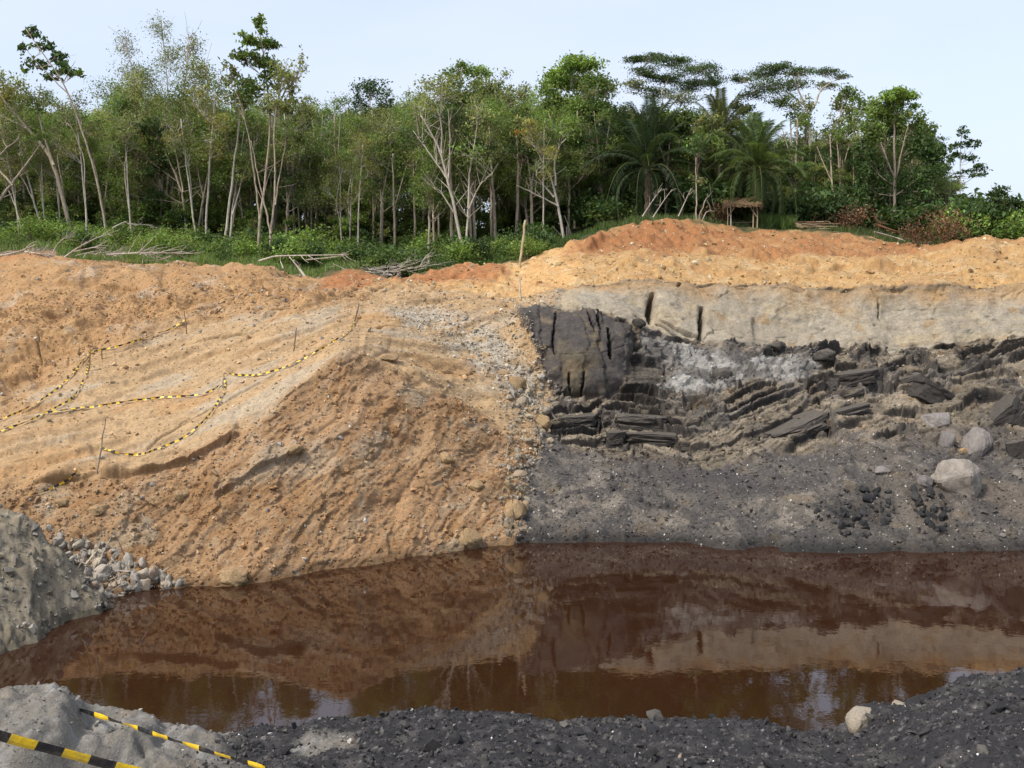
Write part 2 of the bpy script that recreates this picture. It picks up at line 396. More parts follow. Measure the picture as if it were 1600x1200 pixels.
FY = np.array([f[0] for f in feats]); FHt = np.array([f[1] for f in feats])
k0 = np.minimum(T.astype(int), len(nrow) - 1); fr = (T - k0)[:, None]
BY = FY[k0] * (1 - fr) + FY[k0 + 1] * fr
BH = FHt[k0] * (1 - fr) + FHt[k0 + 1] * fr
def rowsmooth(A, n):
    for _ in range(n):
        A = A.copy(); A[1:-1] = .25 * A[:-2] + .5 * A[1:-1] + .25 * A[2:]
    return A
BH = rowsmooth(BH, 5); BY = rowsmooth(BY, 5)
PX = np.broadcast_to(PC[None], BY.shape).copy()
# grey spoil spur entering from the left
spx = [-1100, -300, 0, 60, 130, 170, 220, 300, 400]
hc = np.interp(PX, spx, [11, 6.5, 3.0, 2.2, .95, .1, -1.5, -4, -9]); yc = np.interp(PX, [-1100, -300, 0, 60, 130, 170], [25, 27, 28, 28, 28.3, 28.2])
SP = hc - .78 * np.maximum(0, yc - BY) - 1.0 * np.maximum(0, BY - yc)
spur = sstep(-.25, .1, SP - BH + .12 * fbm(PX / 25, BY * 1.2, 3, 90))
BH = np.maximum(BH, SP)
BX = (PX - 800) / FP * BY
PYs = HZ - FP * (BH - H) / BY
# arclength from the shore
dl = np.sqrt(np.diff(BY, axis=0) ** 2 + np.diff(BH, axis=0) ** 2)
WW = np.concatenate([np.zeros((1, BY.shape[1])), np.cumsum(dl, 0)], 0)
WW = WW - WW[120:121]
WW = np.array([gsm(r, 10) for r in WW])
Tg = np.broadcast_to(T[:, None], BY.shape)
pos = np.stack([BX, BY, BH], -1)
def grid_normals(p):
    a = np.gradient(p, axis=1); b = np.gradient(p, axis=0)
    n = np.cross(a, b); n /= np.linalg.norm(n, axis=-1, keepdims=True) + 1e-12
    return n
NB = grid_normals(pos)

def N2(f, o, s, ax=1.0): return fbm(BX * f, WW * f * ax, o, s)

# zone masks; the two coordinates below are the picture coordinates of the bare slope
qx = PX + 10 * fbm(BX * .9, WW * .9, 4, 1) + 4 * perlin(BX * 5, WW * 5, 2)
qy = PYs + 8 * fbm(BX * .9, WW * .9, 4, 5) + 4 * perlin(BX * 5, WW * 5, 6)
def pm(poly, soft=6): return sstep(-soft, soft, poly_sd(qx, qy, poly))
seam = [(400, 330), (915, 330), (905, 425), (878, 447), (872, 478), (812, 484), (822, 515), (850, 560), (858, 600), (872, 625), (846, 650), (852, 676), (836, 694), (843, 716), (816, 732), (826, 764), (800, 790), (818, 826), (804, 850), (808, 1300), (-2000, 1300), (-2000, 330)]
left = sstep(-7, 7, poly_sd(qx + 24 * N2(.55, 4, 12) + 9 * N2(2.5, 3, 13), qy + 10 * N2(.7, 3, 14), seam))
forest = sstep(6.85, 7.1, Tg + .25 * fbm(BX * .5, BY * .5, 3, 31))
upper = sstep(4.9, 5.0, Tg + .06 * fbm(BX, WW, 3, 8))           # above the beige wall
beige = (1 - left) * sstep(3.95, 4.08, Tg + .22 * fbm(BX * .8, WW * .8, 4, 40)) * (1 - upper)
block = pm([(806, 486), (850, 482), (925, 487), (960, 500), (990, 520), (985, 560), (975, 600), (960, 625), (880, 618), (855, 590), (845, 555)], 4)
beige = beige * (1 - block)
dark = (1 - left) * (1 - upper) * (1 - beige)
coal = dark * sstep(2.05, 1.9, Tg + .3 * fbm(BX * .5, WW * .5, 4, 50))
whiteash = pm([(1000, 520), (1060, 535), (1130, 545), (1240, 560), (1290, 560), (1250, 605), (1170, 590), (1100, 618), (1030, 615), (1060, 580), (1010, 560)], 9) * dark
bench = left * (1 - upper) * sstep(1.93, 2.06, Tg + .1 * fbm(BX * .7, WW * .7, 3, 60)) 
heap0 = sstep(-26, 22, poly_sd(qx + 26 * N2(.6, 4, 61), qy + 20 * N2(.6, 4, 62), [(-400, 640), (0, 640), (110, 560), (300, 500), (420, 475), (560, 455), (470, 425), (440, 380), (-400, 380)])) * left
heap = np.maximum(heap0, sstep(4.8, 5.2, Tg) * (1 - sstep(6.7, 7, Tg)) * sstep(640, 480, qx))
graypatch = pm([(600, 485), (680, 478), (760, 505), (815, 560), (850, 610), (840, 640), (790, 605), (740, 575), (690, 535), (640, 510)], 14) * left
face = left * (1 - bench) * (1 - heap) * (1 - upper)

# ---------------- relief
d = (.32 - .16 * np.clip(face + bench, 0, 1)) * N2(.35, 3, 100) + (.06 - .035 * face) * N2(1.6, 5, 110, 1.0)
dirn = np.array([.78, .62])
al = BX * dirn[0] + BY * dirn[1]; ac = -BX * dirn[1] + BY * dirn[0]
# steep orange face: rills and clods
gx = BX * .85 - WW * .45
gw = gx + .8 * N2(.35, 3, 118); ww_ = WW + .9 * N2(.4, 2, 119)
rill = sstep(-.15, .3, N2(.22, 3, 117))
d += face * (.30 * N2(.2, 3, 116) - .5 * rill * billow(gw * .5, ww_ * .14, 2, 120, .4) + .045 * billow(BX * 1.1 + .3 * N2(1, 2, 121), WW * 1.2, 3, 130, .5) + .06 * fbm(gw * 2.6, ww_ * .4, 3, 132, .5) + .03 * N2(5.5, 4, 134, 1.0) + .16 * (fbm(gw * .9, ww_ * .12, 4, 133, .55)))
cl_ = sstep(.02, .25, N2(.7, 3, 122)); d += face * cl_ * .06 * cells(BX * 3.2 + .4 * N2(2, 2, 126), WW * 3.2, 1)[0]
crust = N2(.55, 4, 125)          # broken crust: plates with a torn edge
d += face * .09 * sstep(.02, .09, crust) + face * .06 * sstep(-.22, -.16, crust)
def stair_(x):
    f = x - np.floor(x); return np.floor(x) + sstep(.55, .98, f)
# bench: long ruts and cracks along its length
d += bench * (1 - heap) * (.10 * fbm(al * .12, ac * 1.1, 4, 140) + .06 * fbm(al * .5, ac * 3.2, 3, 146) + .035 * N2(4.5, 4, 150))
crk = billow(al * .16 + .5 * N2(.6, 2, 158), ac * .75, 2, 160)
stp = ac * .85 + .55 * fbm(al * .25, ac * .4, 4, 168)     # small scarps where the bench slipped
d += bench * (1 - heap) * (.34 * (stair_(stp) - stp) * sstep(-.2, .25, N2(.25, 2, 169)) + .07 * billow(BX * 1.4, WW * 1.4, 4, 171, .6))
d -= bench * (1 - heap) * .22 * sstep(.06, .0, crk) * sstep(-.1, .3, N2(.4, 2, 166))
# loose heap along the top
hb = billow(BX * .55 + .4 * N2(.5, 2, 173), WW * .7, 4, 176, .5)
d += heap * (.95 * N2(.32, 3, 170) + .62 * hb + .14 * cells(BX * 1.6 + .5 * N2(1.2, 3, 177), WW * 1.9, 2)[0] + .06 * cells(BX * 4 + .5 * N2(3, 2, 179), WW * 4, 3)[0] + .04 * N2(3.5, 4, 182) - .15)
d += graypatch * (.06 * billow(BX * 4, WW * 4, 4, 186))
up_l = upper * (1 - forest) * sstep(460, 600, PX)
d += up_l * (.34 * billow(BX * .45, WW * .5, 4, 190, .5) + .07 * N2(3.2, 4, 194) + .25 * N2(.3, 2, 192) + .12 * cells(BX * 1.7 + .4 * N2(1.5, 3, 191), WW * 2.2, 14)[0] * sstep(-.1, .25, N2(.35, 3, 193)) - .1)
# tooth marks of the excavator on the red bank
emb = sstep(5.9, 6.1, Tg) * (1 - sstep(6.9, 7.0, Tg)) * sstep(880, 940, PX)
d += emb * (.10 * np.sin(BX * 7 + WW * 2.2 + 2 * N2(.7, 2, 196)) * sstep(-.15, .25, N2(.4, 2, 197)) + .25 * N2(.5, 3, 198))
# beige wall: bedding and smooth hollows
bed = WW * 1.0 + BX * .06 + .35 * N2(.3, 2, 200)
d += beige * (.03 * perlin(bed * 2.3, BX * .12, 206) + .012 * perlin(bed * 6, BX * .35, 207) + .22 * N2(.45, 4, 210) + .035 * N2(3, 4, 214) + .05 * billow(BX * 2.2, WW * 2.2, 4, 213) - .14 * sstep(.1, 0, billow(BX * .35 + WW * .3, WW * .8, 3, 216)))
# dark wall: beds dipping to the left in steps
bd = BH + .11 * np.minimum(BX - 6, 0) * -.35 - .10 * np.maximum(BX - 6, 0) + .4 * N2(.28, 3, 220)
dz = dark * (1 - coal) * (1 - block) * (1 - whiteash)
bedf = np.interp(PX, [700, 850, 960, 1075, 1190, 1280, 1400, 1600, 1900], [0, 0, -5, 10, -16, -56, -88, -98, -108])
bv = PYs - bedf + 26 * N2(.17, 2, 221) + 2.2 * N2(.9, 3, 222)
rub = sstep(.02, .22, N2(.34, 4, 228) + .10 * sstep(1250, 1600, PX))           # places where the beds are buried in their own rubble
k0_ = np.floor(bv / 27.0)
blk = cells(BX * .62 + .12 * N2(2, 2, 223), k0_ * 3.7 + .5, 4)          # each bed is broken along its length
c1, g1, i1 = blk
bv1 = bv + 15 * (_R1[i1] - .5)
bvc = (bv1 - 650) / 27.0
ph = 40 + bvc + .55 * np.sin(bvc * 1.1 + 1.3 * N2(.10, 2, 227)) + .25 * N2(.15, 2, 229); fr1 = ph - np.floor(ph); id1 = (np.floor(ph).astype(np.int64) * 37) & 255
amp1 = (.22 + .75 * _R3[id1] * np.clip(.6 + 1.3 * N2(.35, 2, 224), 0, 1.3)) * (1 - .85 * rub)
d += dz * amp1 * ((fr1 ** 1.3) * sstep(1.0, .93, fr1) - .4)
bv2 = bv + 3.5 * (_R2[i1] - .5) + 3 * N2(.8, 2, 225)
ph2 = bv2 / 8.5; fr2 = ph2 - np.floor(ph2); id2 = (np.floor(ph2).astype(np.int64) * 53) & 255
d += dz * .15 * (fr2 * sstep(1.0, .85, fr2) - .4) * (.4 + 1.2 * _R2[id2]) * np.clip(.7 + 1.2 * N2(.6, 2, 226), 0, 1.3) * (1 - .6 * rub)
d += dz * (.10 * (_R3[i1] - .5) - .30 * sstep(.06, 0, g1) * (_R1[i1] > .45))
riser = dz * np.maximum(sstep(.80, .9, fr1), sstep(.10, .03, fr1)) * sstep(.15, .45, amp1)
c2, g2, i2 = cells(BX * 2.1 + .25 * N2(2, 3, 231), WW * 2.6, 5); c3, g3, i3 = cells(BX * 5, WW * 6, 6)
d += dz * ((.10 + .18 * rub) * c2 + (.04 + .06 * rub) * c3)
c4, g4, i4 = cells(BX * 1.1 + .3 * N2(2, 3, 236), WW * 1.2, 12)
d += dz * rub * .48 * c4
d += whiteash * (.30 * cells(BX * 1.2 + .3 * N2(1.5, 3, 233), WW * 1.3, 7)[0] + .2 * cells(BX * 3 + .3 * N2(3, 3, 234), WW * 3, 8)[0])
cb, gb, ib = cells(BX * .55 + .2 * N2(1.5, 3, 235), WW * .5, 9)
d += beige * (.10 * cb * sstep(-.1, .2, N2(.3, 2, 237)) - .08 * sstep(.04, 0, gb) * sstep(0, .2, N2(.4, 2, 239)))
cbk, gbk, ibk = cells(BX * .95 + .15 * N2(2, 3, 266), WW * .42, 10)
d += block * (.24 * cbk - .10 * sstep(.035, 0, gbk))
d += dz * (.06 * billow(BX * .8 + .3 * N2(.8, 2, 229), WW * 1.2, 5, 230, .62) + .06 * N2(4, 4, 236))
d += whiteash * (.5 * billow(BX * .8, WW * .8, 5, 240, .6) + .05 * N2(4, 3, 245) - .1)
d += coal * (.10 * cells(BX * 1.4 + .3 * N2(2, 3, 251), WW * 1.4, 13)[0] * sstep(-.1, .3, N2(.3, 3, 252)) + .40 * N2(.33, 4, 250) + .16 * billow(BX * 1.6, WW * 1.6, 5, 254, .62) + .05 * N2(6, 4, 258))
bsd = poly_sd(PX + 7 * N2(1.2, 3, 261), PYs + 7 * N2(1.2, 3, 262), [(806, 486), (850, 480), (925, 485), (965, 500), (992, 520), (985, 560), (975, 600), (950, 622), (880, 616), (858, 590), (845, 555)])
d += .85 * np.sqrt(np.clip(bsd / 50, 0, 1)) + block * (.10 * N2(.8, 4, 260) + .03 * N2(4, 4, 264) - .10 * billow(BX * 1.3, WW * .35, 3, 265))
for pl, am in (([(1022, 462), (1092, 474), (1094, 532), (1058, 524), (1018, 506)], .28), ([(1100, 480), (1178, 492), (1180, 540), (1140, 545), (1098, 535)], .20), ([(936, 450), (1012, 456), (1010, 505), (940, 492)], .12)):
    d += am * sstep(-2, 6, poly_sd(PX + 2 * N2(2, 2, 217), PYs + 2 * N2(2, 2, 218), pl)) * sstep(0, 1, .6 + N2(.5, 2, 219))
# ledges: each line is the lower lip of a bed that stands out of the dark wall
LEDGES = [([(880, 402), (930, 384), (1000, 372), (1060, 380), (1100, 400)], .5, 9), ([(1080, 408), (1130, 394), (1190, 400), (1290, 412)], .4, 8),
          ([(930, 428), (1010, 412), (1090, 418), (1160, 428)], .35, 8), ([(1230, 425), (1330, 415), (1440, 420)], .35, 9), ([(1440, 402), (1490, 392), (1560, 400)], .4, 9),
          ([(1000, 358), (1080, 362), (1150, 372)], .35, 6), ([(640, 436), (720, 428), (790, 432)], .3, 6),
          ([(455, 476), (540, 463), (620, 452), (680, 456)], .35, 7), ([(390, 500), (440, 492), (500, 478)], .3, 6), ([(560, 552), (605, 556), (640, 585), (690, 625)], .35, 12),
          ([(140, 445), (200, 440), (250, 452)], .45, 12), ([(20, 450), (80, 440), (130, 448)], .45, 12), ([(350, 432), (410, 436), (440, 448)], .45, 9), ([(30, 500), (110, 490), (200, 478), (280, 470)], .35, 12),
          ([(-20, 600), (40, 590), (110, 562)], .3, 10), ([(0, 760), (60, 752), (130, 748), (160, 738)], .45, 12), ([(150, 745), (230, 740), (300, 722), (380, 668)], .3, 10),
          ([(610, 475), (700, 470), (790, 490)], .25, 8), ([(330, 780), (400, 740), (470, 700)], .3, 14), ([(560, 640), (640, 690), (700, 760)], .28, 14)]
lx = PX + 6 * N2(.8, 4, 270); ly = PYs + 6 * N2(.8, 4, 274)
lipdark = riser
for pts, amp, wd in LEDGES:
    dd, side, tt = line_d(lx, ly, pts)
    s = dd * side
    end = sstep(0, .06, tt) * sstep(1, .94, tt)
    mod = np.clip(.55 + 1.3 * fbm(BX * .8 + amp * 50, WW * .2, 2, 280), 0, 1.2)
    prof = np.where(s > 0, np.exp(-np.maximum(s, 0) / (wd * 2.2)), sstep(-3, 0, s))
    far = sstep(wd * 6, wd * 4, dd)
    d += amp * prof * end * mod * far * np.maximum(left, upper) * (1 - forest)
    # dig the foot of the bed back and colour the broken edge of the seam
    foot = np.where(s < 0, sstep(-2.4 * wd, -wd, s) * sstep(1, -5, s), 0)
    d -= .3 * amp * foot * end * mod * np.maximum(left, upper) * (1 - forest)
# open joints in the walls
CRACKS = [([(1019, 462), (1016, 478), (1013, 508)], 6.5, 1.5), ([(1097, 480), (1095, 500), (1094, 530)], 4.5, 1.5), ([(929, 485), (932, 505), (934, 520)], 3.5, 1.2),
          ([(916, 488), (921, 510), (925, 530)], 2.5, .9), ([(947, 520), (949, 545), (951, 570)], 3.6, 1.3), ([(887, 590), (889, 618)], 2.2, .8), ([(911, 590), (908, 620)], 2.2, .8),
          ([(939, 650), (938, 680)], 2.5, .7), ([(1058, 450), (1066, 440), (1080, 436)], 2.5, .6), ([(868, 492), (862, 530), (866, 560)], 2, .5),
          ([(1360, 455), (1372, 470), (1376, 500)], 1.8, .3), ([(1030, 505), (1070, 522), (1095, 532)], 3, .5), ([(1025, 512), (1060, 528), (1090, 540)], 2.5, .4),
          ([(66, 515), (60, 540), (63, 552), (50, 585)], 1.6, .25), ([(113, 550), (104, 570)], 1.5, .2), ([(390, 497), (430, 490), (490, 478)], 2.2, .35), ([(440, 465), (520, 468), (590, 455)], 2.4, .35),
          ([(460, 474), (540, 462), (600, 452)], 2, .3), ([(300, 535), (370, 520), (420, 512)], 2, .25), ([(390, 570), (430, 560)], 2.2, .25), ([(350, 700), (372, 660)], 1.8, .3),
          ([(230, 700), (330, 640), (420, 590), (520, 535)], 2, .2), ([(600, 560), (640, 600), (690, 640)], 2.5, .2)]
cx_ = PX + 2.5 * N2(2.0, 3, 300); cy_ = PYs + 2 * N2(2.0, 3, 304)
for pts, wd, dep in CRACKS:
    dd, side, tt = line_d(cx_, cy_, pts)
    tp = .35 + .65 * np.sin(np.pi * np.clip(tt * .8 + .1, 0, 1))
    d -= dep * sstep(wd * tp, wd * tp * .4, dd)
d = d - heap * sstep(4.3, 5.2, Tg) * (.45 * d + .22)          # the crest of the heap is flatter
d += spur * (.10 * N2(.5, 3, 310) + .05 * billow(BX * 1.8 + WW * .8, WW * .9, 4, 314) + .05 * cells(BX * 2.6 + .3 * N2(2, 2, 315), WW * 2.6, 11)[0] + .05 * fbm(BX * 3.5 + WW * 2.2, WW * .6, 3, 318) - .05)
d *= np.where(Tg < 1, np.maximum(spur, .4), 1)
d += forest * .25 * N2(.4, 3, 320)
pos = pos + NB * d[..., None]

# ---------------- colours of the soils
def C(*c): return np.array(c)
def lay(base, col, m): return base * (1 - m[..., None]) + np.asarray(col) * m[..., None]
v1 = N2(.5, 4, 400); v2 = N2(2.6, 4, 410); v3 = N2(9, 3, 420)
K = np.zeros(pos.shape) + C(.30, .186, .098)
K = lay(K, C(.265, .152, .072), face * sstep(-.35, .25, v1))
K = lay(K, C(.33, .20, .105), face * sstep(.0, .35, fbm(gw * .6, ww_ * .25, 4, 430)) * .8)
K = lay(K, C(.33, .27, .19), face * sstep(.12, .35, N2(.45, 4, 433) + .3 * v2) * .6)
K = lay(K, C(.35, .24, .145), face * sstep(.05, .3, fbm(gw * 2.2, ww_ * .45, 4, 132, .6)) * .6)
K = lay(K, C(.22, .155, .09), face * sstep(.12, .4, v2) * .7)
K = lay(K, C(.375, .255, .14), bench * (1 - heap))
K = lay(K, C(.36, .30, .22), bench * (1 - heap) * sstep(.02, .35, fbm(al * .2, ac * .8, 4, 440)) * .7)
K = lay(K, C(.375, .22, .10), bench * (1 - heap) * sstep(.1, .4, fbm(al * .15, ac * .6, 3, 446)) * .7)
K = lay(K, C(.335, .20, .095), heap)
K = lay(K, C(.37, .23, .11), heap * sstep(-.05, .3, v1) * .8)
K = lay(K, C(.25, .15, .075), heap * sstep(.1, .35, v2) * .5)
K = lay(K, C(.37, .30, .22), heap * sstep(.12, .4, N2(.4, 4, 492) + .3 * v2) * .55)
K = lay(K, C(.38, .225, .115), heap * sstep(.15, .4, N2(.35, 4, 493)) * .5)
K = lay(K, C(.37, .32, .25), graypatch * sstep(-.25, .15, v1 + .5 * v2))
up_c = up_l * sstep(500, 760, PX + 40 * N2(.4, 3, 447))
K = lay(K, C(.455, .28, .122), up_c)
K = lay(K, C(.50, .36, .20), up_c * sstep(.0, .3, N2(1.1, 4, 448)) * .7)
K = lay(K, C(.37, .205, .088), up_c * sstep(.05, .3, N2(.5, 4, 449)) * .6)
red = np.maximum(pm([(880, 400), (930, 372), (1000, 350), (1090, 356), (1130, 380), (1060, 400), (1040, 405), (1000, 392)], 10), np.maximum(pm([(610, 445), (640, 425), (720, 415), (790, 418), (800, 430), (720, 440)], 6), emb * np.clip(.82 + .5 * N2(.4, 3, 455), .45, 1.0)))
red = np.maximum(red, pm([(500, 445), (530, 415), (575, 415), (610, 440), (570, 452)], 5))
red = np.maximum(red, sstep(6.45, 6.6, Tg) * (PX < 140) * .5)
K = lay(K, C(.32, .14, .058), np.clip(red, 0, 1) * (1 - forest) * (left + upper).clip(0, 1) * .92)
K = lay(K, C(.335, .29, .22), beige)
K = lay(K, C(.385, .31, .205), beige * sstep(-.05, .35, v1 + .3 * perlin(bed * 3, BX * .2, 450)) * .8)
K = lay(K, C(.33, .30, .24), beige * sstep(.05, .3, perlin(bed * 2.2, BX * .15, 452))  * .28)
K = lay(K, C(.30, .18, .075), beige * sstep(.25, .45, N2(.9, 4, 456)) * .55)
K = lay(K, C(.36, .22, .10), beige * sstep(4.55, 5.0, Tg + .25 * fbm(BX * .9, WW * .15, 3, 458)) * .75)
K = K * (1 + beige[..., None] * .18 * (_R3[ib] - .5)[..., None])
K = lay(K, C(.15, .132, .11), dz)
K = lay(K, C(.065, .058, .052), dz * ((_R1[id1] > .52) * .55 + (_R1[id2] > .62) * .5 * np.clip(.6 + N2(.5, 2, 461), 0, 1)).clip(0, .9))
K = lay(K, C(.27, .22, .155), dz * ((_R2[id1] > .6) * .7))
K = lay(K, C(.098, .088, .077), dz * rub * .85)
K = lay(K, C(.075, .068, .062), dz * rub * np.maximum((_R1[i2] > .66), (_R2[i4] > .6)) * .75)
K = lay(K, C(.21, .18, .145), dz * rub * (_R2[i2] > .75) * .7)
K = lay(K, C(.19, .13, .07), dz * sstep(.2, .45, N2(.8, 3, 470)) * .6)
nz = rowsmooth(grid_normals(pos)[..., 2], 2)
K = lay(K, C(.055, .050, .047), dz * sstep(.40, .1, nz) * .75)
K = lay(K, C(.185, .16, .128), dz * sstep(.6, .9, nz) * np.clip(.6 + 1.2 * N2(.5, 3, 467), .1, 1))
K = K * (1 + dz[..., None] * (.5 * (_R3[i1] - .5) + .3 * (_R3[i2] - .5))[..., None])
K = lay(K, C(.15, .14, .128), whiteash)
K = lay(K, C(.33, .318, .295), whiteash * sstep(-.35, .1, N2(.6, 4, 473)))
K = lay(K, C(.115, .108, .10), whiteash * sstep(-.05, .15, N2(.7, 5, 474)))
K = lay(K, C(.145, .128, .108), coal)
K = lay(K, C(.235, .205, .17), coal * sstep(.05, .35, .6 * v1 + .7 * N2(1.5, 5, 489)) * .8)
K = lay(K, C(.058, .055, .053), coal * sstep(.02, .2, N2(1.1, 5, 490)) * .75)
K = lay(K, C(.17, .125, .075), coal * sstep(.2, .4, N2(.8, 4, 491)) * .5)
K = lay(K, C(.085, .078, .074), coal * sstep(.05, .3, N2(.4, 3, 480) + .3 * v2) * .8)
cpatch = np.maximum(pm([(1270, 800), (1310, 768), (1385, 765), (1400, 800), (1350, 838), (1295, 830)], 30), pm([(1430, 765), (1482, 765), (1480, 840), (1432, 835)], 26)) * coal
K = lay(K, C(.036, .034, .034), cpatch * .7)
K = lay(K, C(.25, .22, .195), coal * (1 - cpatch) * sstep(.25, .45, v3) * .7)
K = lay(K, C(.07, .065, .063), coal * sstep(.0, .35, N2(.16, 4, 485)) * .75)
K = lay(K, C(.06, .056, .054), coal * sstep(.1, .3, fbm(BX * .9 + WW * .7, WW * .3, 3, 488)) * .5)
K = lay(K, C(.16, .13, .10), coal * sstep(1300, 1600, qx) * sstep(-.2, .2, N2(.4, 4, 486)) * .6)
K = lay(K, C(.05, .048, .047), coal * sstep(1.22, 1.02, Tg) * .6)
K = lay(K, C(.088, .078, .072), block)
K = lay(K, C(.125, .105, .07), block * sstep(.1, .4, v1 + .4 * v2) * .7)
K = lay(K, C(.2, .15, .09), block * sstep(.2, .45, perlin(bed * 1.4, BX * .9, 482) + .5 * v2 - .1) * .5)
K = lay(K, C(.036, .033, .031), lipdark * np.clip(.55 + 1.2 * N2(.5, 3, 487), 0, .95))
K = lay(K, C(.215, .182, .13), spur)
K = lay(K, C(.14, .12, .088), spur * sstep(.0, .3, fbm(BX * 2.4 + WW * 2.0, WW * .35 - BX * .2, 4, 494)) * .75)
K = lay(K, C(.27, .235, .175), spur * sstep(.1, .4, v2) * .7)
K = lay(K, C(.045, .055, .022), forest)
K = lay(K, C(.09, .06, .03), forest * sstep(.1, .4, v1) * .6)
wet = sstep(.35, .05, pos[..., 2]) * (1 - forest)
K = K * (1 - .45 * wet[..., None])                     # damp rim at the waterline
K = K * np.clip(1 + .30 * v2 + (.35 - .15 * coal) * v3, .45, 1.7)[..., None]
lum = (K @ np.array([.25, .65, .10]))[..., None]
ds_ = (.01 * np.clip(left + up_l, 0, 1) * (1 - forest))[..., None]
K = K * (1 - ds_) + lum * ds_ * np.array([1.0, 1.0, .8])
K = np.clip(K * (1 - (.24 - .15 * left) * (1 - forest))[..., None], .006, .8)

def grid_mesh(name, P, K, m):
    r, c = P.shape[:2]
    i = np.arange(r - 1)[:, None] * c; j = np.arange(c - 1)[None]
    F = np.stack([i + j, i + j + 1, i + c + j + 1, i + c + j], -1).reshape(-1, 4)
    a = Acc(); a.add(P.reshape(-1, 3), F, K.reshape(-1, 3))
    return a.build(name, m, smooth=True)
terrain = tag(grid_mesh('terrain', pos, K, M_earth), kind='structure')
PYF = HZ - FP * (pos[..., 2] - H) / pos[..., 1]

def hit(px, py, minT=0.0):
    """point of the slope seen at a picture position (rows from feature minT on)"""
    c = int(np.argmin(np.abs(PC - px))); r0 = int(np.searchsorted(T, minT))
    col = PYF[r0:, c]
    k = np.argmax(col <= py)
    if col[k] > py: k = 0 if minT < 6 else int(np.searchsorted(T, 7.9)) - r0
    return pos[r0 + k, c].copy()

def ground(X, Y):
    px = 800 + FP * X / max(Y, .1)
    c = int(np.argmin(np.abs(PC - px)))
    return float(np.interp(Y, BY[:, c], pos[:, c, 2]))

# ------------------------------------------------------------------ water
a = Acc(); a.add([(-60, 5, 0), (60, 5, 0), (60, 45, 0), (-60, 45, 0)], [(0, 1, 2, 3)])
tag(a.build('water', M_water), kind='structure')

# ------------------------------------------------------------------ near bank: coal waste and a grey clay mound
xs = np.concatenate([np.linspace(-40, -7, 40), np.arange(-6.98, -4.16, .03), np.arange(-4.15, 4.6, .014), np.arange(4.62, 8.5, .03), np.linspace(8.55, 40, 40)])
ys = np.concatenate([np.linspace(-12, 3.6, 20), np.arange(3.7, 7.6, .02), np.linspace(7.7, 16, 40)])
crest = np.array([(-900, 1060), (-200, 1100), (0, 1125), (100, 1135), (220, 1150), (300, 1168), (370, 1160), (420, 1142), (470, 1147), (500, 1133), (650, 1126), (800, 1121), (900, 1125), (1000, 1131), (1200, 1141), (1260, 1148), (1310, 1143), (1340, 1120), (1370, 1104), (1420, 1096), (1480, 1074), (1600, 1058), (1900, 1030), (2800, 1000)], float)
XC = (crest[:, 0] - 800) / FP * 6.4
GX, GY = np.meshgrid(xs, ys)
zc = H - (gsm(np.interp(xs, XC, crest[:, 1]), 3) - HZ) / FP * 6.4
zc = np.broadcast_to(zc[None], GX.shape)
z_in = 6.95 + (zc - 6.95) * np.clip((GY - 1.0) / 5.4, 0, 1) ** 1.2
z_out = zc - 1.05 * (GY - 6.4) - .25 * np.clip(GY - 6.4, 0, 1)
GZ = np.where(GY < 6.4, z_in, z_out)
GZ = np.where(GY < 1, 6.95, GZ)
rel = .10 * fbm(GX * .9, GY * .9, 3, 500) + .10 * billow(GX * 2.6, GY * 2.6, 5, 505, .6) + .03 * billow(GX * 14, GY * 14, 4, 510, .6)
# clay mound, left: two lumps
def lump(px, py, Y, rx, ry, top, seed):
    X0 = (px - 800) / FP * Y; z0 = H - (py - HZ) / FP * Y
    q = ((GX - X0) / rx) ** 2 + ((GY - Y) / ry) ** 2 + .5 * fbm(GX * 2.2, GY * 2.2, 4, seed)
    return z0, sstep(1.15, .15, q)
m_all = np.zeros_like(GZ)
for (px, py, Y, rx, ry, sd_) in ((35, 1108, 5.2, .42, .5, 520), (-140, 1118, 5.4, .7, .6, 523), (165, 1136, 5.35, .36, .4, 526), (255, 1165, 5.4, .42, .4, 529)):
    z0, mm = lump(px, py, Y, rx, ry, 0, sd_)
    GZ = GZ * (1 - mm) + np.maximum(GZ, z0) * mm; m_all = np.maximum(m_all, mm)
clayx = 800 + FP * GX / np.maximum(GY, 1)
clay = np.maximum(m_all, sstep(420, 250, clayx + 60 * fbm(GX * 2, GY * 2, 3, 530)))
clay = np.maximum(clay, .9 * sstep(.55, .1, ((GX + 1.08) / .3) ** 2 + ((GY - 5.6) / .5) ** 2 + .5 * fbm(GX * 3, GY * 3, 3, 533)))
GZ = GZ + rel * (1 - .2 * clay) + clay * (.11 * billow(GX * 3.2, GY * 3.2, 6, 536, .62) + .03 * fbm(GX * 13, GY * 13, 4, 538) - .03)
cr2 = billow(GX * 2.6 + .3 * fbm(GX * 5, GY * 5, 2, 540), GY * 2.6, 1, 543)
GZ = GZ - clay * .05 * sstep(.05, 0, cr2) * sstep(-.1, .15, fbm(GX * 1.5, GY * 1.5, 2, 546))
GZ = GZ - .6 * sstep(9, 16, GY)
n1 = fbm(GX * 5, GY * 5, 4, 550); n2 = fbm(GX * 22, GY * 22, 3, 555)
KN = np.zeros(GX.shape + (3,)) + C(.042, .040, .042)
KN = lay(KN, C(.11, .10, .095), sstep(.0, .4, n1) * .7)
KN = lay(KN, C(.30, .28, .255), sstep(.32, .45, n2) * .5)
KN = lay(KN, C(.23, .212, .182), clay)
KN = lay(KN, C(.34, .325, .30), clay * sstep(.05, .4, n1) * .8)
KN = lay(KN, C(.25, .19, .125), clay * sstep(.1, .4, fbm(GX * 2, GY * 2, 3, 560)) * .6)
KN = KN * np.clip(1 + .4 * n2, .5, 1.6)[..., None]
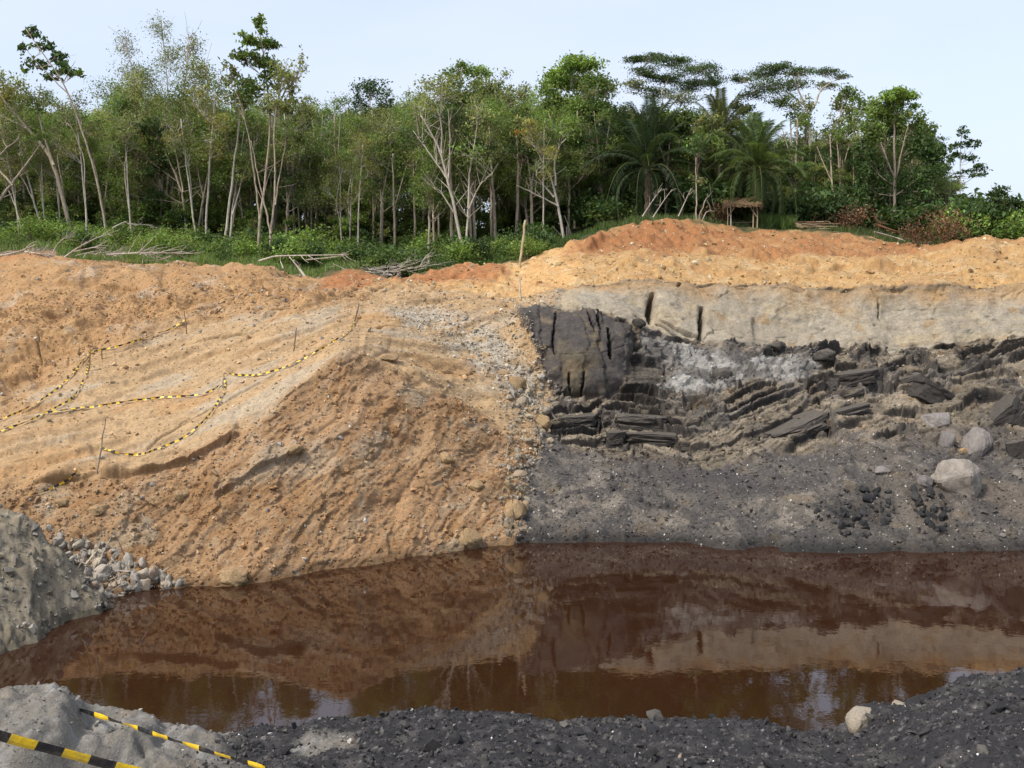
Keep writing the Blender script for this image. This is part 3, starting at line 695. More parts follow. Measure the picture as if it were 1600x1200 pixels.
NP = np.stack([GX, GY, GZ], -1)
near = tag(grid_mesh('ground', NP, np.clip(KN * .72, .006, .8), M_near), kind='structure')
def near_z(X, Y):
    i = int(np.argmin(np.abs(ys - Y))); j = int(np.argmin(np.abs(xs - X)))
    return float(GZ[i, j])

# ------------------------------------------------------------------ rocks
def rock_mesh(name, seed, npts=16, squash=(1, 1, 1), bevel=.10, sub=1, rough=.05, box=0.0):
    r = np.random.default_rng(seed)
    p = r.normal(size=(npts, 3)); p /= np.linalg.norm(p, axis=1, keepdims=True)
    if box > 0:
        q = p / np.abs(p).max(axis=1, keepdims=True); p = p * (1 - box) + q * box * .8
    p = p * r.uniform(.82, 1.05, (npts, 1)) * np.array(squash)
    bm = bmesh.new()
    for v in p: bm.verts.new(v)
    bmesh.ops.convex_hull(bm, input=bm.verts)
    bmesh.ops.delete(bm, geom=[v for v in bm.verts if not v.link_faces], context='VERTS')
    if bevel > 0:
        bmesh.ops.bevel(bm, geom=bm.edges[:], offset=bevel, segments=1, affect='EDGES', profile=.6)
    for _ in range(sub):
        bmesh.ops.triangulate(bm, faces=bm.faces[:])
        bmesh.ops.subdivide_edges(bm, edges=bm.edges[:], cuts=1, use_grid_fill=True)
    if rough:
        co = np.array([v.co[:] for v in bm.verts])
        dn = fbm(co[:, 0] * 2 + co[:, 2], co[:, 1] * 2 - co[:, 2] * .7, 4, seed % 50)
        for v, k in zip(bm.verts, dn): v.co *= 1 + rough * 2 * float(k)
    me = bpy.data.meshes.new(name); bm.to_mesh(me); bm.free()
    return me

ROUND = [rock_mesh('stone', 200 + i, 22, (1, .8, .7), .16, 1, .04) for i in range(7)]
ANG = [rock_mesh('stone', 230 + i, 13, (1, .85, .75), .07, 1, .05, .35) for i in range(7)]
def slab_mesh(name, seed):
    """broken bedded rock: a few angular plates of unequal length stacked on one another"""
    rng = np.random.default_rng(seed); bm = bmesh.new(); n = int(rng.integers(2, 4)); z = -1.0; hs_ = rng.uniform(.7, 1.3, n); hs_ *= 2 / hs_.sum()
    for h in hs_:
        x0, x1 = -1 + rng.uniform(0, .35), 1 - rng.uniform(0, .35); ny = rng.uniform(.75, 1.0)
        xs_ = np.sort(np.concatenate([[x0, x1], rng.uniform(x0, x1, 3)])); pts = []
        for x in xs_:
            e = 1 - .45 * abs(x) ** 3
            for zz in (z, z + h):
                for sy in (-1, 1):
                    pts.append((x + rng.normal(0, .04), sy * ny * e * rng.uniform(.8, 1.05), zz + rng.normal(0, .05)))
        b2 = bmesh.new()
        for p in pts: b2.verts.new(p)
        bmesh.ops.convex_hull(b2, input=b2.verts)
        bmesh.ops.delete(b2, geom=[v for v in b2.verts if not v.link_faces], context='VERTS')
        bmesh.ops.bevel(b2, geom=b2.edges[:], offset=.03, segments=1, affect='EDGES')
        for _ in range(2):
            bmesh.ops.triangulate(b2, faces=b2.faces[:]); bmesh.ops.subdivide_edges(b2, edges=b2.edges[:], cuts=1, use_grid_fill=True)
        co = np.array([v.co[:] for v in b2.verts]); dn = fbm(co[:, 0] * 3 + seed, co[:, 1] * 2 + co[:, 2] * 3, 4, 5)
        for v, k in zip(b2.verts, dn): v.co += Vector((.03, .10, .05)) * float(k)
        m2 = bpy.data.meshes.new('t'); b2.to_mesh(m2); b2.free(); bm.from_mesh(m2); bpy.data.meshes.remove(m2); z += h * .97
    me = bpy.data.meshes.new(name); bm.to_mesh(me); bm.free()
    return me
def put_rock(name, me, m, p, size, rot, sink=.25):
    o = bpy.data.objects.new(name, me)
    if not me.materials: me.materials.append(m)
    COL.objects.link(o)
    if me.materials[0] is not m:
        o.material_slots[0].link = 'OBJECT'; o.material_slots[0].material = m
    o.scale = size; o.rotation_euler = rot
    o.location = (p[0], p[1], p[2] + (0.5 - sink) * size[2])
    return o

def scatter_poly(rng, poly, n):
    P = np.array(poly, float); lo = P.min(0); hi = P.max(0); out = []
    while len(out) < n:
        q = rng.uniform(lo, hi)
        if poly_sd(np.array([q[0]]), np.array([q[1]]), poly)[0] > 0: out.append(q)
    return out

rg = np.random.default_rng(21)
for q in scatter_poly(rg, [(75, 828), (130, 845), (185, 862), (250, 898), (295, 914), (232, 926), (172, 944), (150, 925), (120, 890), (85, 855)], 190):
    s = float(np.clip(rg.lognormal(-1.95, .42), .08, .36)); p = hit(*q)
    tag(put_rock('stone', (ROUND if rg.random() < .6 else ANG)[rg.integers(7)], M_pebble, p, (s * rg.uniform(.8, 1.2), s, s * rg.uniform(.6, .9)), tuple(rg.uniform(-3, 3, 3)), .1),
        'grey or cream loose stone in the heap at the left end of the pond', 'stone', 'stones heaped at the left waterline')
for poly, n, mu in (([(815, 545), (845, 580), (862, 625), (850, 652), (812, 655), (775, 612), (790, 585)], 60, -1.95), ([(812, 640), (866, 640), (862, 700), (836, 725), (826, 780), (816, 842), (794, 846), (780, 790), (786, 720), (800, 680)], 115, -2.05)):
    for q in scatter_poly(rg, poly, n):
        s = float(np.clip(rg.lognormal(mu, .4), .07, .32)); p = hit(*q)
        tag(put_rock('stone', ROUND[rg.integers(7)] if rg.random() < .7 else ANG[rg.integers(7)], M_scree, p, (s * rg.uniform(.8, 1.3), s, s * rg.uniform(.6, .9)), tuple(rg.uniform(-3, 3, 3)), .1),
            'buff or grey cobble in the scree where orange soil meets the dark rock', 'stone', 'cobbles along the seam of orange soil and dark rock')

def boulder(name, label, m, px, py, wpx, hpx, seed, npts=24, box=.3, rz=0.0, tilt=0.0, depth=.9, bevel=.06, cat='boulder', group=None, sub=2, yaw=0.0, sink=.45):
    p = hit(px, py + hpx * .35)
    u = p[1] / FP
    me = slab_mesh(name, seed) if cat == 'rock slab' else rock_mesh(name, seed, npts, (1, 1, 1), bevel, 3, .085, box)
    sx = wpx * u / 2 * 1.05; sz = hpx * u / 2 * (1.1 if cat != 'rock slab' else .95); sy = max(sx, sz) * depth
    o = put_rock(name, me, m, p, (sx, sy, sz), (0, -tilt, yaw), 0)
    o.location = (p[0], p[1] + sy * sink, H - (py + (hpx * .12 if cat == 'boulder' else 0) - HZ) / FP * p[1])
    return tag(o, label, cat, group)
BOULD = [('broad flat tan boulder sitting at the waterline under the orange face', M_tan, 362, 901, 66, 32, 301, .6, 0),
         ('wedge shaped tan boulder at the waterline near the dark slope', M_tan, 735, 842, 46, 40, 302, .2, .2),
         ('rounded buff rock lodged in the middle of the orange face', M_tan, 695, 716, 30, 26, 303, .1, 0),
         ('small buff rock on the orange face below the rounded one', M_tan, 738, 758, 28, 20, 304, .2, .1),
         ('low brown rock high on the left part of the orange face', M_tan, 455, 701, 34, 16, 305, .3, .2),
         ('brown clod at the corner where the orange face meets the dark gravel', M_tan, 802, 796, 40, 38, 306, .2, .1),
         ('square brown block among the cobbles of the seam', M_tan, 806, 597, 34, 28, 307, .5, 0),
         ('bright buff stone at the upper end of the dark ledges', M_tan, 848, 656, 22, 26, 308, .1, .6),
         ('brown lump at the crest of the orange spur', M_tan, 605, 558, 46, 14, 309, .3, .1),
         ('tan stone on the slope left of the flat waterline boulder', M_tan, 283, 772, 30, 26, 318, .2, 0),
         ('small cream stone on the slope near the twig stake', M_pale, 238, 756, 16, 10, 319, .2, 0),
         ('brownish clod on the brink above the stone heap', M_tan, 95, 784, 24, 16, 320, .3, .1),
         ('flattened brown clod on the brink right of the loose tape end', M_tan, 150, 796, 40, 18, 321, .3, .1),
         ('big pale grey boulder resting on the dark gravel slope', M_pale, 1503, 745, 82, 74, 310, .15, -.35),
         ('upright pale block above the big pale boulder', M_greyblock, 1530, 690, 44, 62, 311, .4, -.4),
         ('small pale block beside the big boulder', M_greyblock, 1482, 686, 26, 34, 312, .4, -.3),
         ('crumbled grey rock left above the big boulder', M_greyblock, 1468, 655, 50, 26, 313, .4, .2),
         ('flat grey stone poking from the dark slope', M_greyblock, 1380, 734, 32, 16, 314, .5, .2),
         ('pale lump low beside the black coal lumps', M_greyblock, 1446, 752, 28, 24, 322, .3, .1),
         ('rusty brown lump below the grey block', M_tan, 1508, 704, 18, 12, 315, .2, 0),
         ('brown lump at the foot of the beige wall', M_shale, 1215, 540, 36, 18, 323, .4, .2),
         ('pointed brown lump under the beige wall', M_shale, 1290, 555, 40, 26, 324, .3, .1),
         ('brown jagged rock below the two joints of the beige wall', M_shale, 995, 502, 24, 18, 325, .4, .1),
         ('rust coloured block in the ash grey rubble', M_shale, 1130, 582, 34, 22, 326, .4, .1)]
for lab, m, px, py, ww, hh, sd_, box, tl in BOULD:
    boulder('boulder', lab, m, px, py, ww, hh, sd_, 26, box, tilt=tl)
SLABS = [('long black slab tilted up to the right in the middle of the dark wall', 1250, 676, 128, 24, 401, .33),
         ('black slab lying level at the left of the dark wall', 1022, 690, 104, 24, 402, -.02),
         ('dark grey slab above the level black slab', 1005, 664, 92, 26, 403, -.06),
         ('square dark block left of the level black slab', 962, 690, 34, 30, 404, 0),
         ('dark slab fragment right of the level black slab', 1085, 700, 50, 16, 405, -.1),
         ('black slab leaning at the right edge of the view', 1580, 652, 64, 34, 406, .75),
         ('black lump at the right edge below the leaning slab', 1596, 708, 34, 36, 407, .2),
         ('thin dark slab above the long tilted one', 1335, 645, 60, 14, 408, .25),
         ('short black slab with a pale neighbour near the long tilted one', 1340, 620, 40, 18, 409, .35),
         ('low brown slab under the ash grey rubble', 900, 660, 80, 18, 410, .05),
         ('brown broken slab high on the right ledges', 1345, 592, 76, 22, 411, .16),
         ('greenish grey slab set on edge among the right ledges', 1462, 618, 70, 36, 412, -.5),
         ('brown slab at the top of the right ledges', 1420, 600, 70, 20, 413, .3)]
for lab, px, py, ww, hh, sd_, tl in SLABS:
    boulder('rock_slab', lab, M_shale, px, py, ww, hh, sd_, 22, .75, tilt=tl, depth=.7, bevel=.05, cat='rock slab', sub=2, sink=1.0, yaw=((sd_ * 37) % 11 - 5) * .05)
for poly, n, lab in (([(1270, 795), (1310, 765), (1392, 765), (1400, 805), (1350, 842), (1290, 835)], 70, 'the middle of the dark gravel slope'), ([(1428, 765), (1485, 765), (1480, 842), (1436, 838)], 45, 'the slope just under the big pale boulder')):
    for q in scatter_poly(rg, poly, n):
        s = float(np.clip(rg.lognormal(-2.05, .45), .06, .32)); p = hit(*q)
        tag(put_rock('coal_lump', ANG[rg.integers(7)], M_coal, p, (s * rg.uniform(.7, 1.5), s, s * rg.uniform(.5, 1.0)), tuple(rg.uniform(-3, 3, 3)), .35), 'black angular coal lump breaking out of ' + lab, 'coal lump', 'coal lumps on ' + lab)

# stones on the near bank
def near_rock(lab, m, px, py, Y, wpx, hpx, seed, cat='rock', box=.2):
    me = rock_mesh('rock', seed, 26, (1, 1, 1), .08, 2, .06, box); u = Y / FP
    o = put_rock('rock', me, m, (0, 0, 0), (wpx * u / 2, wpx * u / 2 * .9, hpx * u / 2), (0, 0, seed), 0)
    o.location = ((px - 800) / FP * Y, Y, H - (py - HZ) / FP * Y)
    return tag(o, lab, cat)
M_buff = stone_mat('buff_rock', [(.40, .34, .26), (.44, .38, .29)], .02, 9)
near_rock('pale buff rock on the far lip of the black near bank', M_buff, 1346, 1128, 6.3, 66, 62, 501, box=.1)
near_rock('small pale rock right of the buff one on the near bank', M_buff, 1408, 1104, 6.35, 34, 22, 502)
near_rock('split grey stone lying in the black waste at the bottom edge', M_greyblock, 660, 1190, 5.0, 26, 30, 503, box=.5)

# ------------------------------------------------------------------ loose gravel that nobody could count
PROTO = []
for i in range(8):
    me = rock_mesh('tmp', 600 + i, 11, (1, .85, .7), 0, 0, 0, .3)
    v = np.array([x.co[:] for x in me.vertices]); bm = bmesh.new(); bm.from_mesh(me); bmesh.ops.triangulate(bm, faces=bm.faces[:]); bm.verts.index_update()
    PROTO.append((v, np.array([[q.index for q in f.verts] for f in bm.faces]))); bm.free(); bpy.data.meshes.remove(me)
def rand_rot(rng, n):
    q = rng.normal(size=(n, 4)); q /= np.linalg.norm(q, axis=1, keepdims=True); a, b, c, d_ = q.T
    return np.stack([np.stack([1 - 2 * (c * c + d_ * d_), 2 * (b * c - d_ * a), 2 * (b * d_ + c * a)], -1),
                     np.stack([2 * (b * c + d_ * a), 1 - 2 * (b * b + d_ * d_), 2 * (c * d_ - b * a)], -1),
                     np.stack([2 * (b * d_ - c * a), 2 * (c * d_ + b * a), 1 - 2 * (b * b + c * c)], -1)], 1)
def scatter(acc, P, S_, cols, rng):
    n = len(P); kind = rng.integers(0, len(PROTO), n); R = rand_rot(rng, n)
    for k, (v, f) in enumerate(PROTO):
        m = np.where(kind == k)[0]
        if len(m) == 0: continue
        V = np.einsum('nij,vj->nvi', R[m], v) * S_[m][:, None, None] + P[m][:, None]
        F = (f[None] + (np.arange(len(m)) * len(v))[:, None, None]).reshape(-1, 3)
        acc.add(V.reshape(-1, 3), F, np.repeat(cols[m], len(v), axis=0))
flatP = pos.reshape(-1, 3); flatN = NB.reshape(-1, 3); flatK = K.reshape(-1, 3)
okv = ((PX > -220) & (PX < 1860) & (Tg > .55) & (Tg < 6.9) & (pos[..., 2] > .02)).astype(float)
area = okv * (pos[..., 1] / 40) ** 2
def gravel(name, weight, n, smin, smax, colf, seed, power=2.2):
    r = np.random.default_rng(seed); wgt = (weight * area).ravel(); wgt = wgt / wgt.sum()
    ix = r.choice(len(wgt), n, p=wgt)
    s = smin * (1 - r.random(n) * (1 - (smin / smax) ** power)) ** (-1 / power)
    P = flatP[ix] + flatN[ix] * (s * .25)[:, None]
    a = Acc(); scatter(a, P, s, colf(r, n, ix), r)
    return tag(a.build(name, M_gravel), kind='stuff')
def pal(r, n, cols, var=.2):
    c = np.array(cols)[r.integers(0, len(cols), n)]; return np.clip(.7 * c * np.exp(r.normal(0, var, (n, 1))), .01, .75)
gravel('orange_clods', left * (1 - graypatch * .5) * (.35 + .7 * heap + 1.0 * face) * (1 - forest) * (1 - .75 * upper), 13000, .03, .2, lambda r, n, ix: np.clip(flatK[ix] * np.exp(r.normal(.05, .2, (n, 1))), .01, .7), 31, 2.6)
gravel('pale_pebbles', (left * (.4 + 4 * graypatch) + 9 * left * (1 - left) * 4 * (PYs > 480) * sstep(.02, .2, left * (1 - left)) + 5 * left * (1 - upper) * sstep(752, 830, PX)) * (1 - forest), 7500, .03, .16, lambda r, n, ix: pal(r, n, [(.42, .36, .27), (.36, .34, .31), (.5, .45, .36), (.4, .29, .16)]), 32, 2.6)
gravel('spoil_gravel', up_l * (1 - left * .6), 3600, .04, .26, lambda r, n, ix: pal(r, n, [(.5, .36, .18), (.45, .3, .13), (.55, .46, .3), (.38, .22, .09)]), 33, 2.6)
gravel('dark_gravel', dark * (1 - block), 15000, .028, .15, lambda r, n, ix: np.clip(flatK[ix] * np.exp(r.normal(0, .38, (n, 1))), .02, .5), 34, 2.6)
gravel('white_chips', (coal + .6 * whiteash), 700, .02, .07, lambda r, n, ix: pal(r, n, [(.5, .47, .43), (.6, .58, .54)]), 35)
gravel('spur_gravel', spur, 1500, .03, .22, lambda r, n, ix: pal(r, n, [(.2, .185, .16), (.28, .26, .22), (.33, .31, .27)]), 36, 2.0)
# coal crumbs on the near bank
r = np.random.default_rng(41)
def near_sc(name, n, smin, smax, cols, wt, seed, pw=2.4):
    r = np.random.default_rng(seed)
    vis = ((GX > -6) & (GX < 8) & (GY > 3.4) & (GY < 7.4)) * wt * np.gradient(xs)[None, :]
    wgt = vis.ravel() / vis.sum(); ix = r.choice(len(wgt), n, p=wgt)
    s = smin * (1 - r.random(n) * (1 - (smin / smax) ** pw)) ** (-1 / pw)
    P = NP.reshape(-1, 3)[ix] + np.stack([r.uniform(-.01, .01, n), r.uniform(-.01, .01, n), s * .25], -1)
    a = Acc(); scatter(a, P, s, pal(r, n, cols, .3), r)
    return tag(a.build(name, M_gravel), kind='stuff')
near_sc('coal_crumbs', 44000, .005, .035, [(.035, .034, .035), (.05, .048, .047), (.065, .062, .06), (.10, .095, .09)], 1.02 - clay, 42)
near_sc('coal_lumps', 260, .03, .07, [(.03, .03, .031), (.05, .048, .047), (.09, .082, .072)], 1.02 - clay, 45)
near_sc('quartz_chips', 300, .006, .026, [(.62, .6, .57), (.7, .68, .64), (.45, .35, .25)], 1.05 - clay, 43)
near_sc('clay_crumbs', 6000, .005, .03, [(.25, .23, .2), (.34, .32, .29), (.18, .16, .14)], clay + .02, 44)

# ------------------------------------------------------------------ barrier tapes and stakes
YEL, BLK = (.80, .53, .02), (.012, .013, .018)
def tape(label, P, width, period, twist=0.0, group=None, hang=None, sag=0.0, duty=.5):
    P = np.asarray(P, float)
    L = np.concatenate([[0], np.cumsum(np.linalg.norm(np.diff(P, axis=0), axis=1))])
    n = max(8, int(L[-1] / (period / 8)))
    t = (np.arange(n) + .5) / n * L[-1]
    t = np.linspace(0, L[-1], n + 1)
    Q = np.stack([np.interp(t, L, P[:, k]) for k in range(3)], -1)
    for _ in range(12): Q[1:-1] = .25 * Q[:-2] + .5 * Q[1:-1] + .25 * Q[2:]
    Tn = np.gradient(Q, axis=0); Tn /= np.linalg.norm(Tn, axis=1, keepdims=True)
    up = np.cross(np.cross(Tn, np.array([0, 0, 1.0])), Tn); up /= np.linalg.norm(up, axis=1, keepdims=True) + 1e-9
    sd = np.cross(Tn, up)
    an = twist * fbm(t / width * .07, t * 0, 3, int(L[-1] * 10) % 40) * 4 + .3
    D = np.cos(an)[:, None] * up + np.sin(an)[:, None] * sd
    E = np.cross(Tn, D)
    rows = [Q + D * width * .5, Q + D * width * .32 + E * width * .05, Q - D * width * .1 + E * width * .10, Q - D * width * .5]
    acc = Acc()
    for i in range(n):
        y = (t[i] / period) % 1.0 < duty
        c = YEL if y else BLK
        V = [r_[i + k] for r_ in rows for k in (0, 1)]
        cc = np.array([c] * 8)
        acc.add(V, [(0, 1, 3, 2), (2, 3, 5, 4), (4, 5, 7, 6)], cc)
    b = acc.build('barrier_tape', M_tape)
    return tag(b, label, 'barrier tape', group)
def onslope(pts, lift=.10):
    out = []
    for a_, b_ in zip(pts[:-1], pts[1:]):
        for k in np.linspace(0, 1, 5)[:-1]:
            px, py = a_[0] + (b_[0] - a_[0]) * k, a_[1] + (b_[1] - a_[1]) * k
            p = hit(px, py + 2); out.append((p[0], p[1] - .05, p[2] + lift))
    p = hit(pts[-1][0], pts[-1][1] + 2); out.append((p[0], p[1] - .05, p[2] + lift))
    return out
TAPES = [('yellow and black tape strung highest on the left, below the orange heap', [(292, 502), (262, 517), (210, 536), (141, 552), (131, 564), (112, 588), (90, 609), (56, 633), (19, 650), (0, 657), (-40, 674)]),
         ('short yellow and black tape dropping beside the highest one on the left', [(141, 555), (137, 582), (131, 597), (120, 616), (109, 627), (75, 644), (41, 661), (11, 672), (-30, 690)]),
         ('yellow and black tape lying across the middle of the left bench', [(345, 600), (339, 607), (319, 618), (262, 621), (217, 626), (180, 631), (142, 637), (97, 642), (71, 646)]),
         ('yellow and black tape climbing to the stake at the top of the spur', [(559, 486), (555, 504), (540, 522), (506, 545), (465, 567), (439, 577), (405, 587), (375, 587), (350, 584)]),
         ('yellow and black tape curving down the bench towards the twig stake', [(350, 588), (352, 600), (349, 616), (337, 639), (311, 669), (281, 689), (229, 710), (206, 712), (184, 710), (157, 700)]),
         ('loose end of yellow and black tape on the brink at lower left', [(127, 738), (101, 755), (67, 770), (41, 776)])]
for lab, pts in TAPES:
    tape(lab, onslope(pts, .07), .075, .34, 1.0)
def along(pts, Y0, Y1):
    n = len(pts); return [wp(px, py, Y0 + (Y1 - Y0) * i / (n - 1)) for i, (px, py) in enumerate(pts)]
tape('wide yellow and black barrier tape across the lower left corner before the clay mound', along([(-160, 1112), (-60, 1133), (0, 1149), (30, 1159), (62, 1166), (104, 1177), (143, 1188), (190, 1200), (240, 1212), (330, 1234)], 2.7, 2.9), .035, .148, .12, duty=.52)
tape('narrow yellow and black barrier tape over the right shoulder of the clay mound', along([(-200, 1085), (-60, 1092), (0, 1094), (60, 1094), (96, 1099), (131, 1111), (169, 1123), (207, 1135), (245, 1148), (283, 1160), (322, 1172.5), (361, 1184.6), (402, 1196), (450, 1211), (560, 1240)], 5.9, 4.3), .026, .245, .5)

def pole(name, label, pts, r0, r1, m, cat='stake', sides=7, group=None):
    P = np.array(pts, float); base = P[0].copy(); acc = Acc()
    t = np.linspace(0, 1, max(4, len(P) * 3)); tt = np.linspace(0, 1, len(P))
    Q = np.stack([np.interp(t, tt, P[:, k]) for k in range(3)], -1)
    Q[1:-1] += RNG.normal(0, r0 * .25, (len(Q) - 2, 3))
    tube(acc, Q, np.linspace(r0, r1, len(Q)), sides=sides)
    return tag(acc.build(name, m, loc=base), label, cat, group)
def stake(label, pb, pt, r0, r1, m, minT=0):
    b = hit(*pb, minT=minT); Y = b[1]
    top = wp(pt[0], pt[1], Y); b2 = wp(pb[0], pb[1], Y); b2[2] = min(b2[2], b[2]) - .15
    return pole('stake', label, [b2, (b2 + top) / 2 + np.array([.01, .0, .0]), top], r0, r1, m)
stake('thick tan pole standing in front of the forest edge', (811, 420), (821, 344), .075, .065, M_bamboo, 4)
stake('thin whitish stake on the yellow soil below the tan pole', (814, 468), (812, 434), .045, .035, M_bark_pale)
stake('dark stake at the top end of the climbing tape', (552, 506), (561, 474), .035, .025, M_bark_dark)
stake('thin dark stake standing alone on the bench', (458, 549), (463, 512), .03, .022, M_bark_dark)
stake('crooked twig stake at the brink of the left bench', (150, 740), (165, 654), .035, .018, M_bark)
stake('thin stake at the upper end of the highest tape', (292, 522), (288, 486), .03, .02, M_bark_dark)
stake('short stake where the tapes on the left part', (138, 580), (141, 550), .03, .02, M_bark_dark)
stake('short stake where the tapes of the bench meet', (347, 606), (350, 582), .03, .02, M_bark)
stake('short dark stake beside the highest tape', (160, 562), (158, 544), .03, .02, M_bark_dark)

# ------------------------------------------------------------------ trees
GREEN = (.140, .200, .052); LIGHT = (.175, .260, .058); DARK = (.064, .108, .034); OLIVE = (.200, .225, .084); YELLOWG = (.23, .225, .066)
def bez(a, b, bow, n=6):
    t = np.linspace(0, 1, n)[:, None]; m = (a + b) / 2 + bow
    return (1 - t) ** 2 * a + 2 * t * (1 - t) * m + t ** 2 * b

def make_tree(name, base, stems, clumps, bark, rng, leafsize=.26, twig=.025, aspect=.5, droop=.15, nsub=10, sides=7, twigs_bare=0, spread=.5):
    """stems: list of (points, radii) in world space; clumps: (centre, (rx,ry,rz), n_leaves, colour)"""
    root = empty(name, base)
    tr = Acc(); cr = Acc()
    sp = []
    for pts, rad in stems:
        P = np.array(pts, float); t = np.linspace(0, 1, max(5, len(P) * 4)); tt = np.linspace(0, 1, len(P))
        Q = np.stack([np.interp(t, tt, P[:, k]) for k in range(3)], -1)
        for _ in range(2): Q[1:-1] = .25 * Q[:-2] + .5 * Q[1:-1] + .25 * Q[2:]
        R = np.interp(t, tt, rad)
        Q[1:] += rng.normal(0, .018, (len(Q) - 1, 3))
        tube(tr, Q, R, sides=sides); sp.append((Q, R))
    AP = np.concatenate([q[len(q) // 4:] for q, _ in sp]); AR = np.concatenate([x[len(x) // 4:] for _, x in sp])
    for c, rr, n, col in clumps:
        c = np.array(c, float); rr = np.array(rr, float)
        # sub-clumps inside the clump, joined to the nearest lower stem point by a limb
        ns = max(3, nsub)
        q = rng.normal(size=(ns, 3)); q /= np.linalg.norm(q, axis=1, keepdims=True)
        sc = c + q * rr * rng.uniform(.35, .95, (ns, 1))
        cost = np.linalg.norm(AP - c, axis=1) + 1.6 * np.maximum(0, AP[:, 2] - c[2] + .9 * np.hypot(AP[:, 0] - c[0], AP[:, 1] - c[1]))
        k = int(np.argmin(cost)); ln = np.linalg.norm(AP[k] - c)
        b0 = bez(AP[k], c, np.array([0, 0, -.10 * ln]) + rng.normal(0, .07 * ln, 3), 7)
        tube(tr, b0, np.linspace(max(min(AR[k] * .55, .055), twig), twig * .55, 7), sides=5, cap=False)
        for s in sc:
            q0 = b0[rng.integers(2, 7)]; l2 = np.linalg.norm(q0 - s)
            b = bez(q0, s, np.array([0, 0, -.1 * l2]) + rng.normal(0, .12 * l2, 3), 5)
            tube(tr, b, np.linspace(twig * .7, twig * .35, 5), sides=4, cap=False)
            e = s + rng.normal(size=3) * rr * .4
            tube(tr, bez(b[2], e, rng.normal(0, .1, 3), 4), np.linspace(twig * .5, twig * .25, 4), sides=3, cap=False)
        m = n // ns
        for s in sc:
            g = rng.normal(size=(m, 3)); g = g / (np.linalg.norm(g, axis=1, keepdims=True) + 1e-9) * (rng.random((m, 1)) ** .6) * np.where(rng.random((m, 1)) < .25, 1.5, 1)
            L = s + g * rr * spread * rng.uniform(.75, 1.25)
            cc = leafcols(m, rng, np.array(col) * math.exp(rng.normal(0, .14)))
            leaves(cr, L, leafsize, rng, cc, aspect, droop)
    for _ in range(twigs_bare):
        k = rng.integers(len(AP)); dv = rng.normal(size=3); dv[2] = abs(dv[2]) + .6; dv /= np.linalg.norm(dv); ln = rng.uniform(.8, 2.4)
        tube(tr, bez(AP[k], AP[k] + dv * ln, rng.normal(0, .1, 3), 5), np.linspace(min(AR[k] * .5, .035), .01, 5), sides=4, cap=False)
    tr.build('trunk', bark, root, smooth=True).matrix_parent_inverse = Matrix.Translation(-Vector(base))
    if cr.n: cr.build('crown', M_leaf, root).matrix_parent_inverse = Matrix.Translation(-Vector(base))
    return root

def custom(name, label, base, stems, clumps, bark=None, Y=None, seed=0, r=.15, cat='tree', group=None, **kw):
    """stems and clumps are sketched in picture coordinates and stood up at the tree's own depth, with their own spread in depth"""
    rng = np.random.default_rng(1000 + seed)
    b = hit(base[0], base[1], 7.02)
    if Y is not None:
        b = np.array([(base[0] - 800) / FP * Y, Y, 0]); b[2] = ground(b[0], Y)
    Yb = b[1]; u = Yb / FP
    ST = []
    for st in stems:
        pts = []; n = len(st); dy = rng.normal(0, .8)
        for i, q in enumerate(st):
            p = wp(q[0], q[1], Yb); f = i / max(1, n - 1)
            p = wp(q[0], q[1], Yb + dy * f); pts.append(p)
        if abs(st[0][0] - base[0]) < 30 and abs(st[0][1] - base[1]) < 16:
            pts[0][2] = min(pts[0][2], b[2]) - .3
        rr = .66 * r * (st[0][2] if len(st[0]) > 2 else 1.0)
        ST.append((pts, [rr * (1 - .7 * i / max(1, n - 1)) for i in range(n)]))
    CL = []
    for cx, cy, rx, ry, n, col in clumps:
        c = wp(cx, cy, Yb + rng.normal(0, .8)); CL.append((c, (rx * u, max(.45 * (rx + ry), 12) * u, ry * u), n, col))
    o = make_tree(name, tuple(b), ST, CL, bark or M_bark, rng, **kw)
    return tag(o, label, cat, group)

# --- trees one can point at, from left to right
custom('rubber_tree', 'pale tree at the far left leaning left with a crooked bare trunk', (117, 352),
       [[(117, 352), (84, 253), (62, 222), (40, 198), (7, 158), (-20, 120)], [(84, 258, .6), (66, 205), (58, 165), (64, 130)], [(40, 200, .6), (20, 190), (-20, 170)]],
       [(10, 150, 40, 24, 1100, YELLOWG), (-20, 125, 40, 30, 1000, OLIVE), (45, 145, 30, 26, 800, OLIVE), (62, 160, 24, 22, 500, GREEN)], seed=1, r=.24, leafsize=.2, Y=72)
custom('rubber_tree', 'grey crooked tree cut by the left edge with bare arching limbs', (-12, 330),
       [[(-12, 350), (-6, 318), (20, 285), (50, 245), (60, 230)], [(-6, 318, .7), (-20, 280), (0, 240), (30, 215)], [(20, 290, .5), (-10, 255), (-40, 240)]],
       [(0, 200, 40, 22, 400, OLIVE), (60, 215, 22, 16, 250, GREEN)], seed=2, r=.22, leafsize=.22, twigs_bare=14, Y=70)
custom('rubber_tree', 'tall thin tree leaning left with dark clumped leaves against the sky', (170, 385),
       [[(170, 385), (158, 308), (139, 235), (121, 183), (99, 128), (73, 92), (40, 45)], [(110, 150, .5), (60, 100), (42, 78)], [(99, 128, .4), (112, 105), (118, 95)]],
       [(50, 50, 17, 9, 117, DARK), (38, 76, 9, 7, 55, DARK), (70, 70, 20, 11, 130, DARK), (52, 102, 22, 11, 142, DARK), (88, 88, 19, 11, 117, DARK), (96, 110, 26, 12, 173, DARK), (118, 116, 12, 10, 74, GREEN), (80, 122, 16, 7, 74, DARK)],
       seed=3, r=.14, leafsize=.36, nsub=7, aspect=.6, spread=.5)
